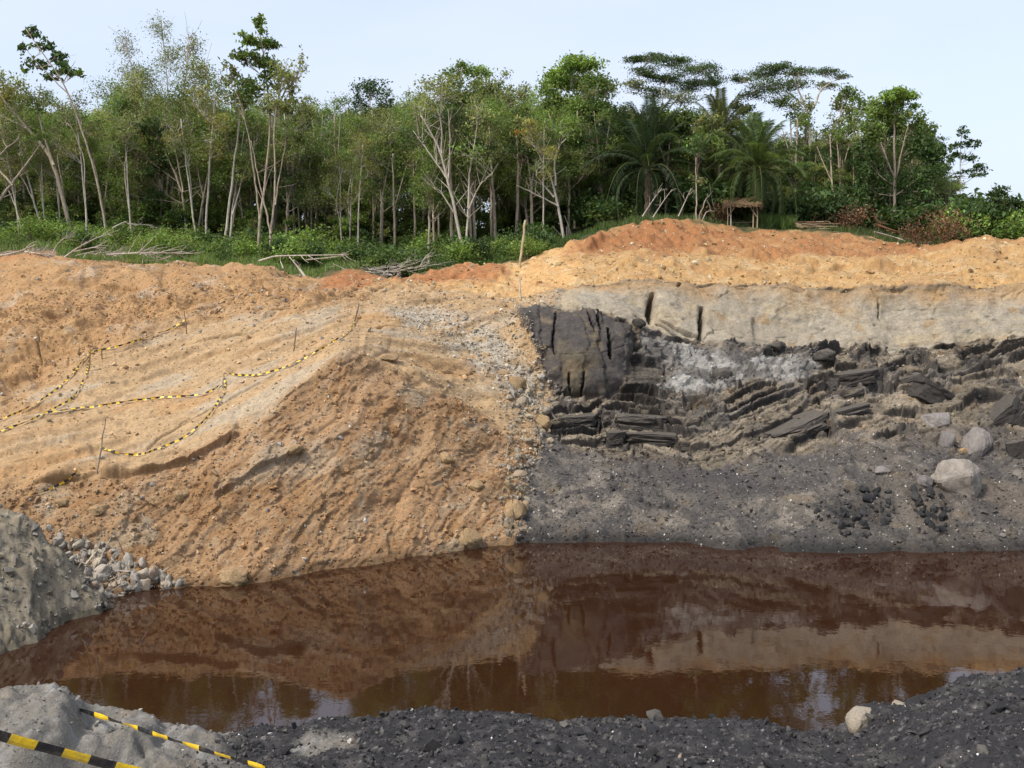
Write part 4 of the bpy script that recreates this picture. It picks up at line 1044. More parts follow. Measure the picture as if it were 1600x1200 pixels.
for k, (bx, by, top, lab) in enumerate(((246, 371, [(236, 300), (222, 180), (196, 60)], 'leftmost stem of the tall feathery clump, leaning left'), (254, 372, [(262, 290), (268, 200), (252, 30)], 'tallest straight stem in the middle of the feathery clump'),
                                        (271, 381, [(268, 300), (284, 180), (296, 60)], 'pale slim stem of the feathery clump standing forward'), (294, 386, [(286, 300), (250, 220), (212, 120)], 'stem of the feathery clump crossing to the left'), (304, 384, [(318, 310), (330, 240), (322, 100)], 'rightmost leaning stem of the feathery clump'))):
    tx, ty = top[-1]
    custom('feathery_tree', lab, (bx, by), [[(bx, by)] + top, [(top[0][0], top[0][1], .6), (top[1][0] + 24 * (1 if k % 2 else -1), top[1][1] + 10), (tx + 34 * (1 if k % 2 else -1), ty + 60)]],
           [(tx, ty + 14, 20, 22, 720, OLIVE), (tx + 12, ty + 60, 30, 28, 1425, OLIVE), (tx - 22, ty + 90, 34, 28, 1500, GREEN), (tx + 10, ty + 135, 38, 34, 1950, OLIVE), (tx - 6, ty + 185, 38, 36, 1800, GREEN)],
           seed=10 + k, r=.15, leafsize=.17, droop=-.1, nsub=14, twigs_bare=26, spread=.62, group='stems of the feathery clump')
custom('rubber_tree', 'whitish pole of a tree leaning right, leftmost of the pale pair', (348, 394), [[(348, 394), (362, 288), (376, 180), (381, 140)]], [(386, 150, 22, 24, 300, GREEN), (372, 176, 16, 14, 160, GREEN)], M_bark_pale, seed=20, r=.17, leafsize=.25)
custom('rubber_tree', 'whitish forked tree just right of the leaning pole', (359, 390), [[(359, 390), (363, 330), (372, 270), (382, 200)], [(363, 335, .7), (380, 275), (388, 255), (402, 220)]], [(384, 190, 24, 22, 330, GREEN), (404, 210, 18, 18, 220, OLIVE)], M_bark_pale, seed=21, r=.15, leafsize=.25, twigs_bare=6)
custom('rubber_tree', 'tall tree with a bright leafy top against the sky, brown at its foot', (403, 405), [[(403, 405), (406, 340), (414, 290), (424, 190), (412, 90), (404, 40)], [(406, 345, .7), (397, 270), (389, 213), (372, 150)], [(424, 200, .6), (440, 150), (462, 110)]],
       [(404, 34, 12, 11, 200, LIGHT), (398, 58, 22, 13, 380, LIGHT), (418, 70, 22, 14, 380, LIGHT), (400, 92, 34, 16, 560, GREEN), (432, 112, 26, 18, 420, LIGHT), (380, 92, 16, 14, 220, DARK), (360, 120, 22, 20, 260, OLIVE), (400, 135, 40, 22, 620, GREEN), (452, 130, 22, 30, 260, OLIVE), (372, 160, 26, 22, 300, OLIVE), (425, 165, 34, 20, 420, OLIVE)],
       seed=22, r=.17, leafsize=.3, nsub=7)
custom('rubber_tree', 'forked tree with two upright stems just right of the bright topped tree', (422, 408), [[(422, 408), (423, 360), (430, 310), (428, 183), (440, 130)], [(423, 365, .7), (414, 320), (402, 270), (392, 220)], [(430, 320, .5), (438, 270), (446, 220)]],
       [(442, 120, 24, 26, 300, OLIVE), (430, 160, 30, 22, 340, OLIVE), (448, 205, 18, 18, 160, GREEN), (470, 100, 10, 26, 110, OLIVE)], seed=23, r=.16, leafsize=.22, twigs_bare=8)
custom('rubber_tree', 'slim tree with one thin trunk in front of the dark understorey', (641, 377), [[(641, 377), (637, 310), (632, 253), (626, 200)], [(636, 300, .5), (622, 265), (616, 240)]], [(628, 200, 34, 24, 600, GREEN), (604, 232, 28, 14, 360, DARK), (650, 215, 24, 20, 360, GREEN), (640, 330, 20, 12, 120, LIGHT)], seed=24, r=.12, leafsize=.27)
custom('rubber_tree', 'tree with a fan of many bare grey branches opening to the left', (727, 408), [[(727, 410), (714, 340), (698, 275), (684, 225), (658, 180)], [(727, 405, .8), (731, 340), (733, 275), (745, 200)], [(698, 278, .6), (672, 240), (645, 205)], [(700, 282, .5), (704, 220), (700, 170)], [(714, 340, .5), (690, 300), (672, 290)], [(690, 240, .5), (690, 190), (680, 160)], [(731, 330, .5), (748, 290), (770, 270)]],
       [(690, 150, 46, 30, 420, OLIVE), (655, 165, 30, 22, 200, OLIVE), (745, 185, 40, 34, 500, OLIVE), (740, 240, 30, 18, 260, GREEN)], M_bark_pale, seed=25, r=.19, leafsize=.22, twigs_bare=70)
custom('rubber_tree', 'small tree splitting low into several thin upright stems', (799, 357), [[(799, 357), (790, 320), (776, 280), (770, 240)], [(799, 355, .8), (796, 310), (786, 270)], [(806, 350, .8), (804, 310), (802, 270)], [(790, 322, .6), (768, 298), (752, 290)]], [(778, 255, 38, 20, 520, GREEN), (810, 255, 24, 16, 260, DARK)], seed=26, r=.12, leafsize=.24, twigs_bare=10)
custom('rubber_tree', 'whitish tree with low spreading limbs at the top of the green bank', (879, 378), [[(884, 382), (872, 322), (862, 280), (848, 255), (837, 231)], [(868, 290, .7), (866, 250), (874, 226), (888, 214)], [(872, 322, .6), (846, 308), (823, 297), (808, 290)], [(866, 308, .6), (848, 288), (838, 275)], [(880, 375, .5), (892, 382), (904, 392)]],
       [(836, 215, 34, 24, 420, OLIVE), (815, 205, 10, 12, 110, (.40, .22, .03)), (822, 192, 16, 12, 160, YELLOWG), (880, 205, 30, 18, 320, GREEN), (845, 250, 26, 14, 200, DARK)], M_bark_pale, seed=27, r=.17, leafsize=.22, twigs_bare=14)
custom('rubber_tree', 'big full crowned bright green tree with a pale trunk above the green bank', (900, 357), [[(898, 357), (898, 300), (896, 250), (892, 205), (890, 150)], [(898, 300, .6), (915, 270), (935, 250)], [(896, 250, .6), (870, 200), (862, 150)], [(892, 210, .6), (925, 165), (935, 130)]],
       [(895, 105, 40, 18, 2550, LIGHT), (870, 125, 34, 22, 2040, LIGHT), (925, 130, 40, 24, 2550, GREEN), (858, 160, 32, 30, 2210, GREEN), (905, 165, 46, 28, 3060, LIGHT), (945, 180, 32, 28, 2210, GREEN), (888, 205, 44, 24, 2380, GREEN), (938, 222, 40, 22, 2040, LIGHT), (960, 200, 20, 22, 850, GREEN), (915, 245, 30, 14, 850, GREEN)], M_bark_pale, seed=28, r=.17, leafsize=.28)
custom('forest_tree', 'thick dark trunk right of the big bright green tree', (921, 330), [[(921, 332), (922, 270), (925, 220)]], [(925, 200, 34, 26, 800, GREEN), (950, 245, 22, 16, 300, DARK)], M_bark_dark, seed=29, r=.26)
custom('forest_tree', 'dark domed tree standing above the canopy behind', (578, 240), [[(578, 330), (578, 240), (578, 150)]], [(578, 142, 26, 20, 1000, DARK), (562, 160, 18, 18, 500, DARK), (596, 160, 18, 18, 500, DARK), (580, 180, 30, 20, 800, DARK)], M_bark_dark, Y=96, seed=30, r=.2)
custom('rubber_tree', 'high airy crown in the middle of the canopy', (722, 330), [[(722, 345), (720, 240), (716, 150), (722, 105)], [(720, 230, .7), (745, 160), (765, 125)], [(720, 225, .7), (690, 160), (676, 130)]], [(716, 112, 24, 14, 588, GREEN), (745, 112, 26, 14, 588, LIGHT), (690, 130, 30, 22, 840, OLIVE), (735, 145, 46, 28, 1959, GREEN), (775, 135, 24, 26, 700, OLIVE), (710, 185, 46, 26, 1400, GREEN), (765, 190, 34, 30, 1120, OLIVE)], Y=80, seed=31, r=.18, leafsize=.25)
custom('forest_tree', 'tree with a forked trunk and dark crown on top of the red bank', (1041, 341), [[(1041, 342), (1041, 295), (1043, 255), (1048, 210)], [(1041, 300, .7), (1058, 275), (1072, 250)], [(1043, 262, .6), (1032, 235), (1028, 210)], [(1041, 320, .4), (1064, 296), (1072, 280)]],
       [(1050, 190, 36, 24, 1800, GREEN), (1085, 205, 36, 26, 1800, DARK), (1030, 215, 26, 24, 1050, DARK), (1075, 240, 34, 22, 1200, DARK), (1105, 230, 30, 28, 1200, GREEN), (1110, 195, 26, 20, 900, OLIVE)], seed=32, r=.17)
custom('forest_tree', 'thin straight pole of a tree on top of the red bank left of the shelter', (1088, 345), [[(1088, 346), (1088, 290), (1087, 240)]], [(1088, 225, 20, 20, 300, DARK), (1092, 280, 18, 10, 90, OLIVE)], seed=33, r=.10)
custom('forest_tree', 'bare forked sapling at the foot of the straight pole tree', (1091, 345), [[(1091, 347), (1094, 332), (1104, 310), (1106, 303)], [(1094, 334, .8), (1104, 330), (1117, 330)]], [], M_dead, seed=34, r=.09, twigs_bare=3)
custom('albizia_tree', 'left umbrella crowned tree with flat layers high against the sky', (1040, 300), [[(1040, 345), (1037, 240), (1036, 175), (1034, 140)], [(1036, 180, .6), (1062, 150), (1090, 128), (1112, 118)], [(1036, 178, .6), (1012, 150), (998, 120), (985, 100)], [(1037, 200, .5), (1070, 165), (1110, 150)], [(1034, 145, .5), (1045, 120), (1055, 105)]],
       [(992, 93, 20, 5, 1056, (.085, .13, .045)), (1018, 90, 26, 6, 1386, (.085, .13, .045)), (1050, 97, 34, 8, 2046, (.085, .13, .045)), (1088, 108, 36, 12, 2244, (.085, .13, .045)), (1115, 124, 20, 12, 1254, (.085, .13, .045)), (1005, 112, 26, 8, 1188, (.085, .13, .045)), (1040, 122, 40, 9, 2112, (.085, .13, .045)), (1085, 134, 44, 10, 2112, (.085, .13, .045)), (990, 132, 20, 8, 792, OLIVE), (1020, 142, 34, 9, 1386, (.085, .13, .045)), (1068, 152, 30, 9, 1056, OLIVE)], M_bark_pale, Y=88, seed=35, r=.2, leafsize=.17, nsub=22, spread=.52)
custom('albizia_tree', 'right umbrella crowned tree with pale arching limbs against the sky', (1267, 250), [[(1267, 345), (1267, 238), (1263, 178), (1252, 150), (1240, 125)], [(1263, 182, .8), (1275, 160), (1282, 140), (1300, 128)], [(1264, 200, .5), (1230, 160), (1200, 130)], [(1258, 165, .5), (1225, 140), (1170, 130)]],
       [(1218, 104, 26, 8, 1386, (.085, .13, .045)), (1190, 114, 30, 9, 1518, (.085, .13, .045)), (1250, 112, 30, 9, 1518, (.085, .13, .045)), (1290, 112, 26, 6, 924, (.085, .13, .045)), (1316, 120, 16, 4, 396, (.085, .13, .045)), (1160, 122, 20, 6, 792, (.085, .13, .045)), (1200, 134, 44, 13, 2046, (.085, .13, .045)), (1245, 132, 30, 9, 1122, (.085, .13, .045)), (1285, 134, 24, 6, 528, OLIVE), (1175, 148, 24, 10, 924, (.085, .13, .045)), (1215, 156, 26, 16, 1188, GREEN)], M_bark_pale, Y=88, seed=36, r=.24, leafsize=.17, nsub=22, spread=.52)
custom('forest_tree', 'dark round crowned tree under the gap between the umbrella crowns', (1158, 300), [[(1158, 350), (1157, 240), (1156, 190)]], [(1156, 178, 24, 18, 700, DARK), (1150, 205, 22, 20, 500, DARK), (1168, 210, 20, 18, 400, DARK)], M_bark_dark, Y=90, seed=37, r=.2)
custom('forest_tree', 'tall thin tree with an open olive crown left of the columnar tree', (1312, 300), [[(1314, 350), (1313, 240), (1311, 190), (1318, 155)], [(1333, 345, .8), (1334, 250), (1332, 180)]], [(1325, 150, 24, 14, 560, GREEN), (1312, 172, 20, 18, 420, OLIVE), (1342, 172, 20, 20, 420, GREEN), (1330, 200, 22, 18, 340, DARK), (1306, 205, 12, 22, 200, OLIVE)], M_bark, Y=82, seed=38, r=.15)
custom('forest_tree', 'tall dense columnar tree with a bright rounded top', (1396, 350), [[(1398, 368), (1398, 290), (1397, 200), (1398, 160)], [(1398, 290, .6), (1408, 240), (1420, 190)], [(1398, 280, .6), (1378, 230), (1368, 190)]],
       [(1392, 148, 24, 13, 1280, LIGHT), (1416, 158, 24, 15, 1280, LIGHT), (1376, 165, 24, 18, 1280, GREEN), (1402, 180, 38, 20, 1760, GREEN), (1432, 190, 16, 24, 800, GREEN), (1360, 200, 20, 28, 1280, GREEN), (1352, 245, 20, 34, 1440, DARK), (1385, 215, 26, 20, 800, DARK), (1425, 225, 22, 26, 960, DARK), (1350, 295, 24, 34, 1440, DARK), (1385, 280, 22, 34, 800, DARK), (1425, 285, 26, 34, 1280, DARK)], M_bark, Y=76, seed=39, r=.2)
custom('forest_tree', 'dark leafy tree right of the columnar tree, lower and ragged', (1455, 350), [[(1450, 372), (1450, 300), (1448, 220)], [(1450, 300, .7), (1462, 260), (1470, 235)]], [(1448, 205, 14, 16, 570, GREEN), (1452, 235, 20, 22, 930, DARK), (1468, 250, 18, 20, 630, DARK), (1455, 280, 28, 28, 1200, DARK), (1455, 325, 30, 26, 1200, DARK), (1480, 300, 16, 22, 450, DARK)], M_bark_dark, Y=77, seed=40, r=.17)
custom('forest_tree', 'open crowned tree standing alone against the sky on the right', (1502, 362), [[(1503, 370), (1501, 320), (1500, 270), (1502, 205)], [(1501, 290, .5), (1520, 278), (1538, 268)], [(1501, 285, .5), (1486, 262), (1474, 250)]], [(1505, 208, 12, 10, 170, DARK), (1515, 226, 16, 9, 230, DARK), (1492, 226, 13, 9, 180, DARK), (1505, 245, 26, 11, 380, DARK), (1524, 262, 18, 10, 240, DARK), (1482, 256, 15, 10, 190, DARK), (1505, 274, 30, 8, 240, DARK), (1536, 272, 8, 8, 60, DARK)], M_bark, seed=41, r=.12, leafsize=.32, nsub=6, spread=.38)
custom('forest_tree', 'rounded dark tree at the right edge of the view', (1572, 362), [[(1572, 372), (1570, 330), (1566, 300)]], [(1562, 300, 16, 9, 340, DARK), (1572, 318, 28, 14, 800, DARK), (1550, 335, 26, 16, 700, GREEN), (1590, 335, 24, 18, 700, DARK), (1572, 354, 34, 14, 700, GREEN)], M_bark_dark, Y=74, seed=42, r=.14)
custom('forest_tree', 'tree behind the right edge with a low spreading crown', (1640, 362), [[(1640, 372), (1640, 300)]], [(1630, 315, 34, 20, 900, DARK), (1650, 335, 40, 22, 900, GREEN)], M_bark_dark, Y=76, seed=43, r=.16)
custom('forest_tree', 'bent bare grey trunk lying against the bushes on the right', (1462, 374), [[(1458, 380), (1470, 352), (1486, 338), (1497, 330)], [(1470, 352, .7), (1480, 330), (1486, 312)]], [], M_dead, seed=44, r=.11, twigs_bare=10)

# --- the mass of the plantation behind: a few kinds grown once, copied tree by tree
def generic(seed, kind):
    rng = np.random.default_rng(seed)
    Ht = 15.0
    stems = []; clumps = []
    if kind == 'rubber':
        n = rng.integers(2, 4); fh = rng.uniform(3, 6)
        lean = rng.normal(0, .5, 2)
        j = np.array([lean[0], lean[1], fh]); stems.append(([np.array([0, 0, -.6]), j * .5 + np.array([0, 0, 0]), j], [.14, .12, .10]))
        for i in range(n):
            an = rng.uniform(0, 6.28); sp_ = rng.uniform(.8, 2.2)
            e = np.array([math.cos(an) * sp_, math.sin(an) * sp_, 0]) + np.array([lean[0], lean[1], Ht * rng.uniform(.82, .97)])
            m_ = j + (e - j) * .5 + np.array([0, 0, .6])
            stems.append(([j, m_, e], [.085, .06, .025]))
            for q in range(7):
                t = rng.uniform(.12, 1.0); c = j + (e - j) * t + rng.normal(0, .9, 3) * np.array([1, 1, .5])
                col = [GREEN, OLIVE, GREEN, LIGHT, DARK][rng.integers(5)]
                clumps.append((c, (rng.uniform(.9, 1.6), rng.uniform(.9, 1.6), rng.uniform(.7, 1.2)), int(rng.uniform(320, 560)), col))
        kw = dict(leafsize=.2, nsub=8, spread=.6)
        bark = M_bark
    else:
        stems.append(([np.array([0, 0, -.6]), np.array([.1, 0, 6]), np.array([rng.normal(0, .4), rng.normal(0, .4), 13.5])], [.2, .16, .05]))
        for q in range(20):
            z = rng.uniform(3.4, 14.2); rad = 2.6 * math.sin(math.pi * min(1, (z - 2.5) / 12.5)) ** .6
            an = rng.uniform(0, 6.28); rr_ = rad * rng.uniform(.25, .95)
            clumps.append((np.array([math.cos(an) * rr_, math.sin(an) * rr_, z]), (rng.uniform(.9, 1.5), rng.uniform(.9, 1.5), rng.uniform(.7, 1.1)), int(rng.uniform(380, 560)), [DARK, GREEN, DARK, OLIVE][rng.integers(4)]))
        kw = dict(leafsize=.24, nsub=8); bark = M_bark_dark
    return make_tree('rubber_tree' if kind == 'rubber' else 'forest_tree', (0, 0, 0), stems, clumps, bark, rng, **kw)
VAR = [generic(700 + i, 'rubber') for i in range(8)] + [generic(720 + i, 'forest') for i in range(4)]
used = [False] * len(VAR)
def place(k, X, Y, sc, rz, label, group, sx=1.0):
    o = VAR[k] if not used[k] else copy_tree(VAR[k]); used[k] = True
    o.location = (X, Y, ground(X, Y) - .1); o.rotation_euler = (0, 0, rz); o.scale = (sc * sx, sc * sx, sc)
    tag(o, label, 'tree', group)
    return o
TOPX = [-500, 0, 60, 130, 180, 330, 400, 470, 520, 600, 680, 760, 830, 900, 960, 1000, 1130, 1200, 1330, 1345, 1440, 1470, 1500, 1560, 1620, 1900]
TOPY = [120, 125, 140, 150, 120, 130, 150, 155, 140, 140, 125, 110, 125, 130, 160, 175, 185, 215, 210, 190, 190, 270, 330, 335, 330, 320]
rt = np.random.default_rng(77); cand = []
for Yr in (70, 74, 78, 82.5, 87, 92, 98, 105, 113, 122, 133, 150):
    x0 = -0.62 * Yr; x = x0
    while x < .60 * Yr:
        x += rt.uniform(2.6, 4.2) * (1 if Yr < 100 else 1.25)
        cand.append((x + rt.normal(0, .4), Yr + rt.normal(0, 1.0)))
for X, Y in cand:
    px = 800 + FP * X / Y
    g = ground(X, Y)
    top = np.interp(px, TOPX, TOPY) + rt.uniform(-8, 34)
    ht = H + (HZ - top) / FP * Y - g
    if Y < 76 and (px < 560 or px > 900): continue          # the clearing strip in front
    if Y < 73 and px < 640: continue
    if px > 1080 and px < 1240 and Y < 78: continue
    if ht < 3.0: continue
    right_side = px > 960
    ht = min(ht, 19.5)
    k = int(rt.integers(8, 12)) if (rt.random() < (.85 if right_side else .22)) else int(rt.integers(0, 8))
    sc = ht / 15.0
    if k < 8: place(k, X, Y, sc, rt.uniform(0, 6.28), 'slender rubber tree in the close ranks of the plantation behind', 'rubber trees massed in the plantation', 1 if sc > .8 else 1.2)
    else: place(k, X, Y, sc, rt.uniform(0, 6.28), 'dense dark broadleaf tree in the wood behind', 'dark broadleaf trees massed in the wood', 1 if sc > .8 else 1.25)
for k, o in enumerate(VAR):
    if not used[k]: place(k, 20 + k, 118, .8, 0, 'slender rubber tree in the close ranks of the plantation behind' if k < 8 else 'dense dark broadleaf tree in the wood behind', 'rubber trees massed in the plantation' if k < 8 else 'dark broadleaf trees massed in the wood')
# low leafy understorey trees that close the view between the trunks
def under(seed):
    rng = np.random.default_rng(seed)
    st = [([np.array([0, 0, -.5]), np.array([.1, 0, 2.2]), np.array([rng.normal(0, .3), rng.normal(0, .3), 4.6])], [.09, .07, .03])]
    cl = []
    for q in range(13):
        z = rng.uniform(.6, 5.0); an = rng.uniform(0, 6.28); r_ = rng.uniform(.2, 1.9) * (1.1 - .1 * z)
        cl.append((np.array([math.cos(an) * r_, math.sin(an) * r_, z]), (1.0, 1.0, .75), 340, [DARK, GREEN, GREEN, OLIVE, LIGHT][rng.integers(5)]))
    return make_tree('understorey_tree', (0, 0, 0), st, cl, M_bark_dark, rng, leafsize=.24, nsub=6)
UN = [under(760 + i) for i in range(4)]; uun = [False] * 4
for i in range(210):
    px = rt.uniform(-150, 1480); Y = rt.uniform(86, 140) if px < 940 else rt.uniform(80, 120); X = (px - 800) / FP * Y
    if i < 90: px = rt.uniform(-60, 940); Y = rt.uniform(77, 88); X = (px - 800) / FP * Y
    k = int(rt.integers(4)); o = UN[k] if not uun[k] else copy_tree(UN[k]); uun[k] = True
    o.location = (X, Y, ground(X, Y) - .1); o.rotation_euler = (0, 0, rt.uniform(0, 6.28)); s = rt.uniform(.7, 1.25) * (1 if Y > 88 else .72); o.scale = (s * 1.15, s * 1.15, s)
    tag(o, 'low bushy tree filling the shade between the trunks', 'tree', 'understorey trees between the trunks')
# thin bare trunks visible under the canopy
def sapling(seed):
    rng = np.random.default_rng(seed)
    e = np.array([rng.normal(0, .6), rng.normal(0, .4), 8.5]); m_ = e * .5 + np.array([rng.normal(0, .2), 0, 0])
    st = [([np.array([0, 0, -.5]), m_, e], [.11, .09, .05])]
    if rng.random() < .7:
        st.append(([m_, m_ + np.array([rng.normal(0, .8), rng.normal(0, .5), 3.4])], [.06, .03]))
    cl = [(e + rng.normal(0, .5, 3), (1.2, 1.2, .9), 260, GREEN), (e + rng.normal(0, .9, 3), (1.0, 1.0, .8), 200, OLIVE), (m_ + np.array([rng.normal(0, .8), 0, 2.2]), (.8, .8, .6), 110, DARK)]
    return make_tree('young_rubber_tree', (0, 0, 0), st, cl, M_bark, rng, leafsize=.24, nsub=4)
SAP = [sapling(740 + i) for i in range(5)]; usap = [False] * 5
for i in range(64):
    px = rt.uniform(0, 960) if i < 50 else rt.uniform(1180, 1460); Y = rt.uniform(69 if 560 < px < 880 else 77, 92); X = (px - 800) / FP * Y
    k = int(rt.integers(5)); o = SAP[k] if not usap[k] else copy_tree(SAP[k]); usap[k] = True
    lean = rt.normal(0, .07) - (.22 if px < 190 else 0)
    o.location = (X, Y, ground(X, Y) - .1); o.rotation_euler = (0, lean, rt.uniform(0, 6.28) if px > 190 else 0); s = rt.uniform(.8, 1.15); o.scale = (s, s, s)
    tag(o, 'thin young tree with a bare pale trunk in the shade of the forest edge', 'tree', 'thin young trees along the forest edge')

def slim(seed):
    rng = np.random.default_rng(seed); x1, x2 = rng.normal(0, .25), rng.normal(0, .5)
    st = [([np.array([0, 0, -.5]), np.array([x1 * .5, 0, 4.5]), np.array([x1 + x2, rng.normal(0, .4), 11.5])], [.085, .07, .03])]
    if rng.random() < .6: st.append(([np.array([x1 * .4, 0, 3.4]), np.array([x1 * .4 + rng.normal(0, .5), 0, 7.0]), np.array([x1 + rng.normal(0, 1.3), rng.normal(0, .5), 10.5])], [.05, .04, .02]))
    cl = [(st[q_ % len(st)][0][2] + rng.normal(0, .35 if q_ < 2 else .7, 3) - np.array([0, 0, rng.uniform(0, 3.4) * (q_ > 1)]), (.95, .95, .8), 260, [OLIVE, GREEN, YELLOWG][rng.integers(3)]) for q_ in range(8)]
    return make_tree('slim_rubber_tree', (0, 0, 0), st, cl, M_bark_pale, rng, leafsize=.18, nsub=8, spread=.62)
SL = [slim(780 + i) for i in range(5)]; usl = [False] * 5
for i in range(25):
    px = rt.uniform(-40, 340) if i < 16 else rt.uniform(430, 860); Y = rt.uniform(69, 82); X = (px - 800) / FP * Y
    k = int(rt.integers(5)); o = SL[k] if not usl[k] else copy_tree(SL[k]); usl[k] = True
    o.location = (X, Y, ground(X, Y) - .1); o.rotation_euler = (0, rt.normal(0, .06) - (.16 if px < 210 else 0), 0 if px < 210 else rt.uniform(0, 6.28)); s_ = rt.uniform(.62, 1.05); o.scale = (s_, s_, s_)
    tag(o, 'slim pale stemmed rubber tree with a thin airy crown near the front of the wood', 'tree', 'slim pale rubber trees at the front of the wood')
# --- palms
def frond_mesh(seed, L=3.6, droop=1.0, col=DARK, leafL=.75):
    rng = np.random.default_rng(seed); a = Acc()
    t = np.linspace(0, 1, 14)
    P = np.stack([L * (t - .16 * droop * t ** 2.4), t * 0 + .1 * np.sin(t * 2), L * (.55 * t - .72 * droop * t ** 2.1)], -1)
    tube(a, P, np.linspace(.05, .012, 14), (.12, .13, .05), 5)
    n = 64
    for i in range(n):
        f = .14 + .85 * i / n
        p = np.array([np.interp(f, t, P[:, k]) for k in range(3)]); q = np.array([np.interp(min(1, f + .03), t, P[:, k]) for k in range(3)]); dr = (q - p) / (np.linalg.norm(q - p) + 1e-9)
        for s in (-1, 1):
            l = leafL * (1 - .55 * abs(f - .45)) * rng.uniform(.8, 1.15)
            d0 = dr * .55 + np.array([0, s * 1.0, .12 + rng.normal(0, .1)]); d0 /= np.linalg.norm(d0)
            m_ = p + d0 * l * .55; e = p + d0 * l + np.array([0, 0, -.38 * l * rng.uniform(.6, 1.4)])
            wv = np.cross(d0, [0, 0, 1.0]); wv /= np.linalg.norm(wv) + 1e-9; wv = wv * .026
            c = np.clip(np.array(col) * math.exp(rng.normal(0, .22)), 0, 1)
            a.add([p - wv * .5, p + wv * .5, m_ + wv, m_ - wv, e], [(0, 1, 2, 3)], c)
            a.F.append(np.array([[a.n - 2, a.n - 3, a.n - 1]], np.int64))
    return a
def palm(label, px, Y, trunk_h, nf, L, seed, col, tilt=(-.5, 1.1), zc_py=None):
    rng = np.random.default_rng(seed); X = (px - 800) / FP * Y; g = ground(X, Y)
    if zc_py is not None: trunk_h = H - (zc_py - HZ) / FP * Y - g
    root = empty('palm_tree', (X, Y, g))
    a = Acc(); P = np.array([(0, 0, -.4), (.04, 0, trunk_h * .5), (0, 0, trunk_h)]); t = np.linspace(0, 1, 14)
    Q = np.stack([np.interp(t, [0, .5, 1], P[:, k]) for k in range(3)], -1)
    tube(a, Q, .26 + .05 * np.sin(np.arange(14) * 2.2), sides=9); a.build('trunk', M_bark_dark, root)
    protos = [frond_mesh(seed * 10 + i, L, d_, np.array(col) * c_, .75).build('frond', M_leaf, root) for i, (d_, c_) in enumerate(((.5, 1.1), (1.0, 1.0), (1.45, .9)))]
    for i in range(nf):
        el = tilt[0] + (tilt[1] - tilt[0]) * (i / (nf - 1)) ** .8
        k = 0 if el > .6 else (1 if el > 0 else 2)
        o = protos[k] if i < 1 or protos[k].get('u') is None else protos[k].copy()
        if protos[k].get('u') is None: protos[k]['u'] = 1
        else: COL.objects.link(o); o.parent = root
        o.location = (0, 0, trunk_h); o.rotation_euler = Euler((rng.normal(0, .15), -el, i * 2.39996 + rng.normal(0, .15)), 'XYZ')
        s = rng.uniform(.85, 1.12); o.scale = (s, s, s)
    for p_ in root.children:
        if 'u' in p_.keys(): del p_['u']
    return tag(root, label, 'palm')
palm('big palm with arching fronds right behind the bamboo shelter', 1180, 72.5, 2.0, 46, 4.2, 1, (.08, .12, .04), (-1.15, 1.35), 268)
palm('tall dark palm with steep fronds left of the forked tree on the red bank', 1012, 74, 3.0, 44, 5.4, 2, (.032, .056, .022), (-.9, 1.45), 265)
palm('dark palm behind the big bright green tree', 975, 78, 3.0, 40, 5.0, 3, (.03, .052, .02), (-1.0, 1.4), 270)
palm('palm with pale drooping fronds above the shelter', 1125, 80, 3.0, 38, 4.2, 4, (.085, .10, .04), (-1.1, 1.2), 222)

# --- shrubs, undergrowth, grass
def shrub_proto(seed, cols, n=900, size=.2, dry=False):
    rng = np.random.default_rng(seed); root = empty('shrub', (0, 0, 0)); a = Acc(); b = Acc()
    for i in range(9):
        an = rng.uniform(0, 6.28); e = np.array([math.cos(an) * rng.uniform(.2, .9), math.sin(an) * rng.uniform(.2, .9), rng.uniform(.5, 1.35)])
        tube(b, bez(np.array([0, 0, -.15]), e, rng.normal(0, .1, 3), 5), np.linspace(.025, .008, 5), sides=4, cap=False)
        m = n // 9; g = rng.normal(size=(m, 3)) * np.array([.34, .34, .26])
        L = e + g; L[:, 2] = np.maximum(L[:, 2], .03)
        leaves(a, L, size, rng, leafcols(m, rng, np.array(cols[rng.integers(len(cols))]) * math.exp(rng.normal(0, .15))), .5, .1)
    b.build('stems', M_redtwig if dry else M_bark_dark, root); a.build('foliage', M_leaf_dry if dry else M_leaf, root)
    return root
SH = [shrub_proto(800, [DARK, GREEN], 1000, .2), shrub_proto(801, [LIGHT, (.17, .24, .06)], 1000, .17), shrub_proto(802, [(.19, .24, .065), LIGHT], 1000, .14), shrub_proto(803, [DARK], 1100, .24)]
ush = [False] * 4
def put_shrub(k, X, Y, s, label, group):
    o = SH[k] if not ush[k] else copy_tree(SH[k]); ush[k] = True
    o.location = (X, Y, ground(X, Y) - .05); o.rotation_euler = (0, 0, rt.uniform(0, 6.28)); o.scale = (s * rt.uniform(.9, 1.3), s * rt.uniform(.9, 1.3), s * rt.uniform(.8, 1.1))
    tag(o, label, 'shrub', group)
for i in range(60):
    px = rt.uniform(-60, 330); Y = rt.uniform(63.5, 76); put_shrub(int(rt.choice([1, 2, 2, 0])), (px - 800) / FP * Y, Y, rt.uniform(.6, 1.2), 'low bright green shrub in front of the trees on the left', 'bright shrubs on the left forest edge')
for i in range(70):
    px = rt.uniform(320, 900); Y = rt.uniform(62 if px > 560 else 64, 74); 
    s = rt.uniform(.6, 1.3) * (1 if px < 840 else .7)
    put_shrub(int(rt.choice([0, 0, 3, 1])), (px - 800) / FP * Y, Y, s, 'dark green shrub in the hollow below the middle trees', 'dark shrubs in the hollow')
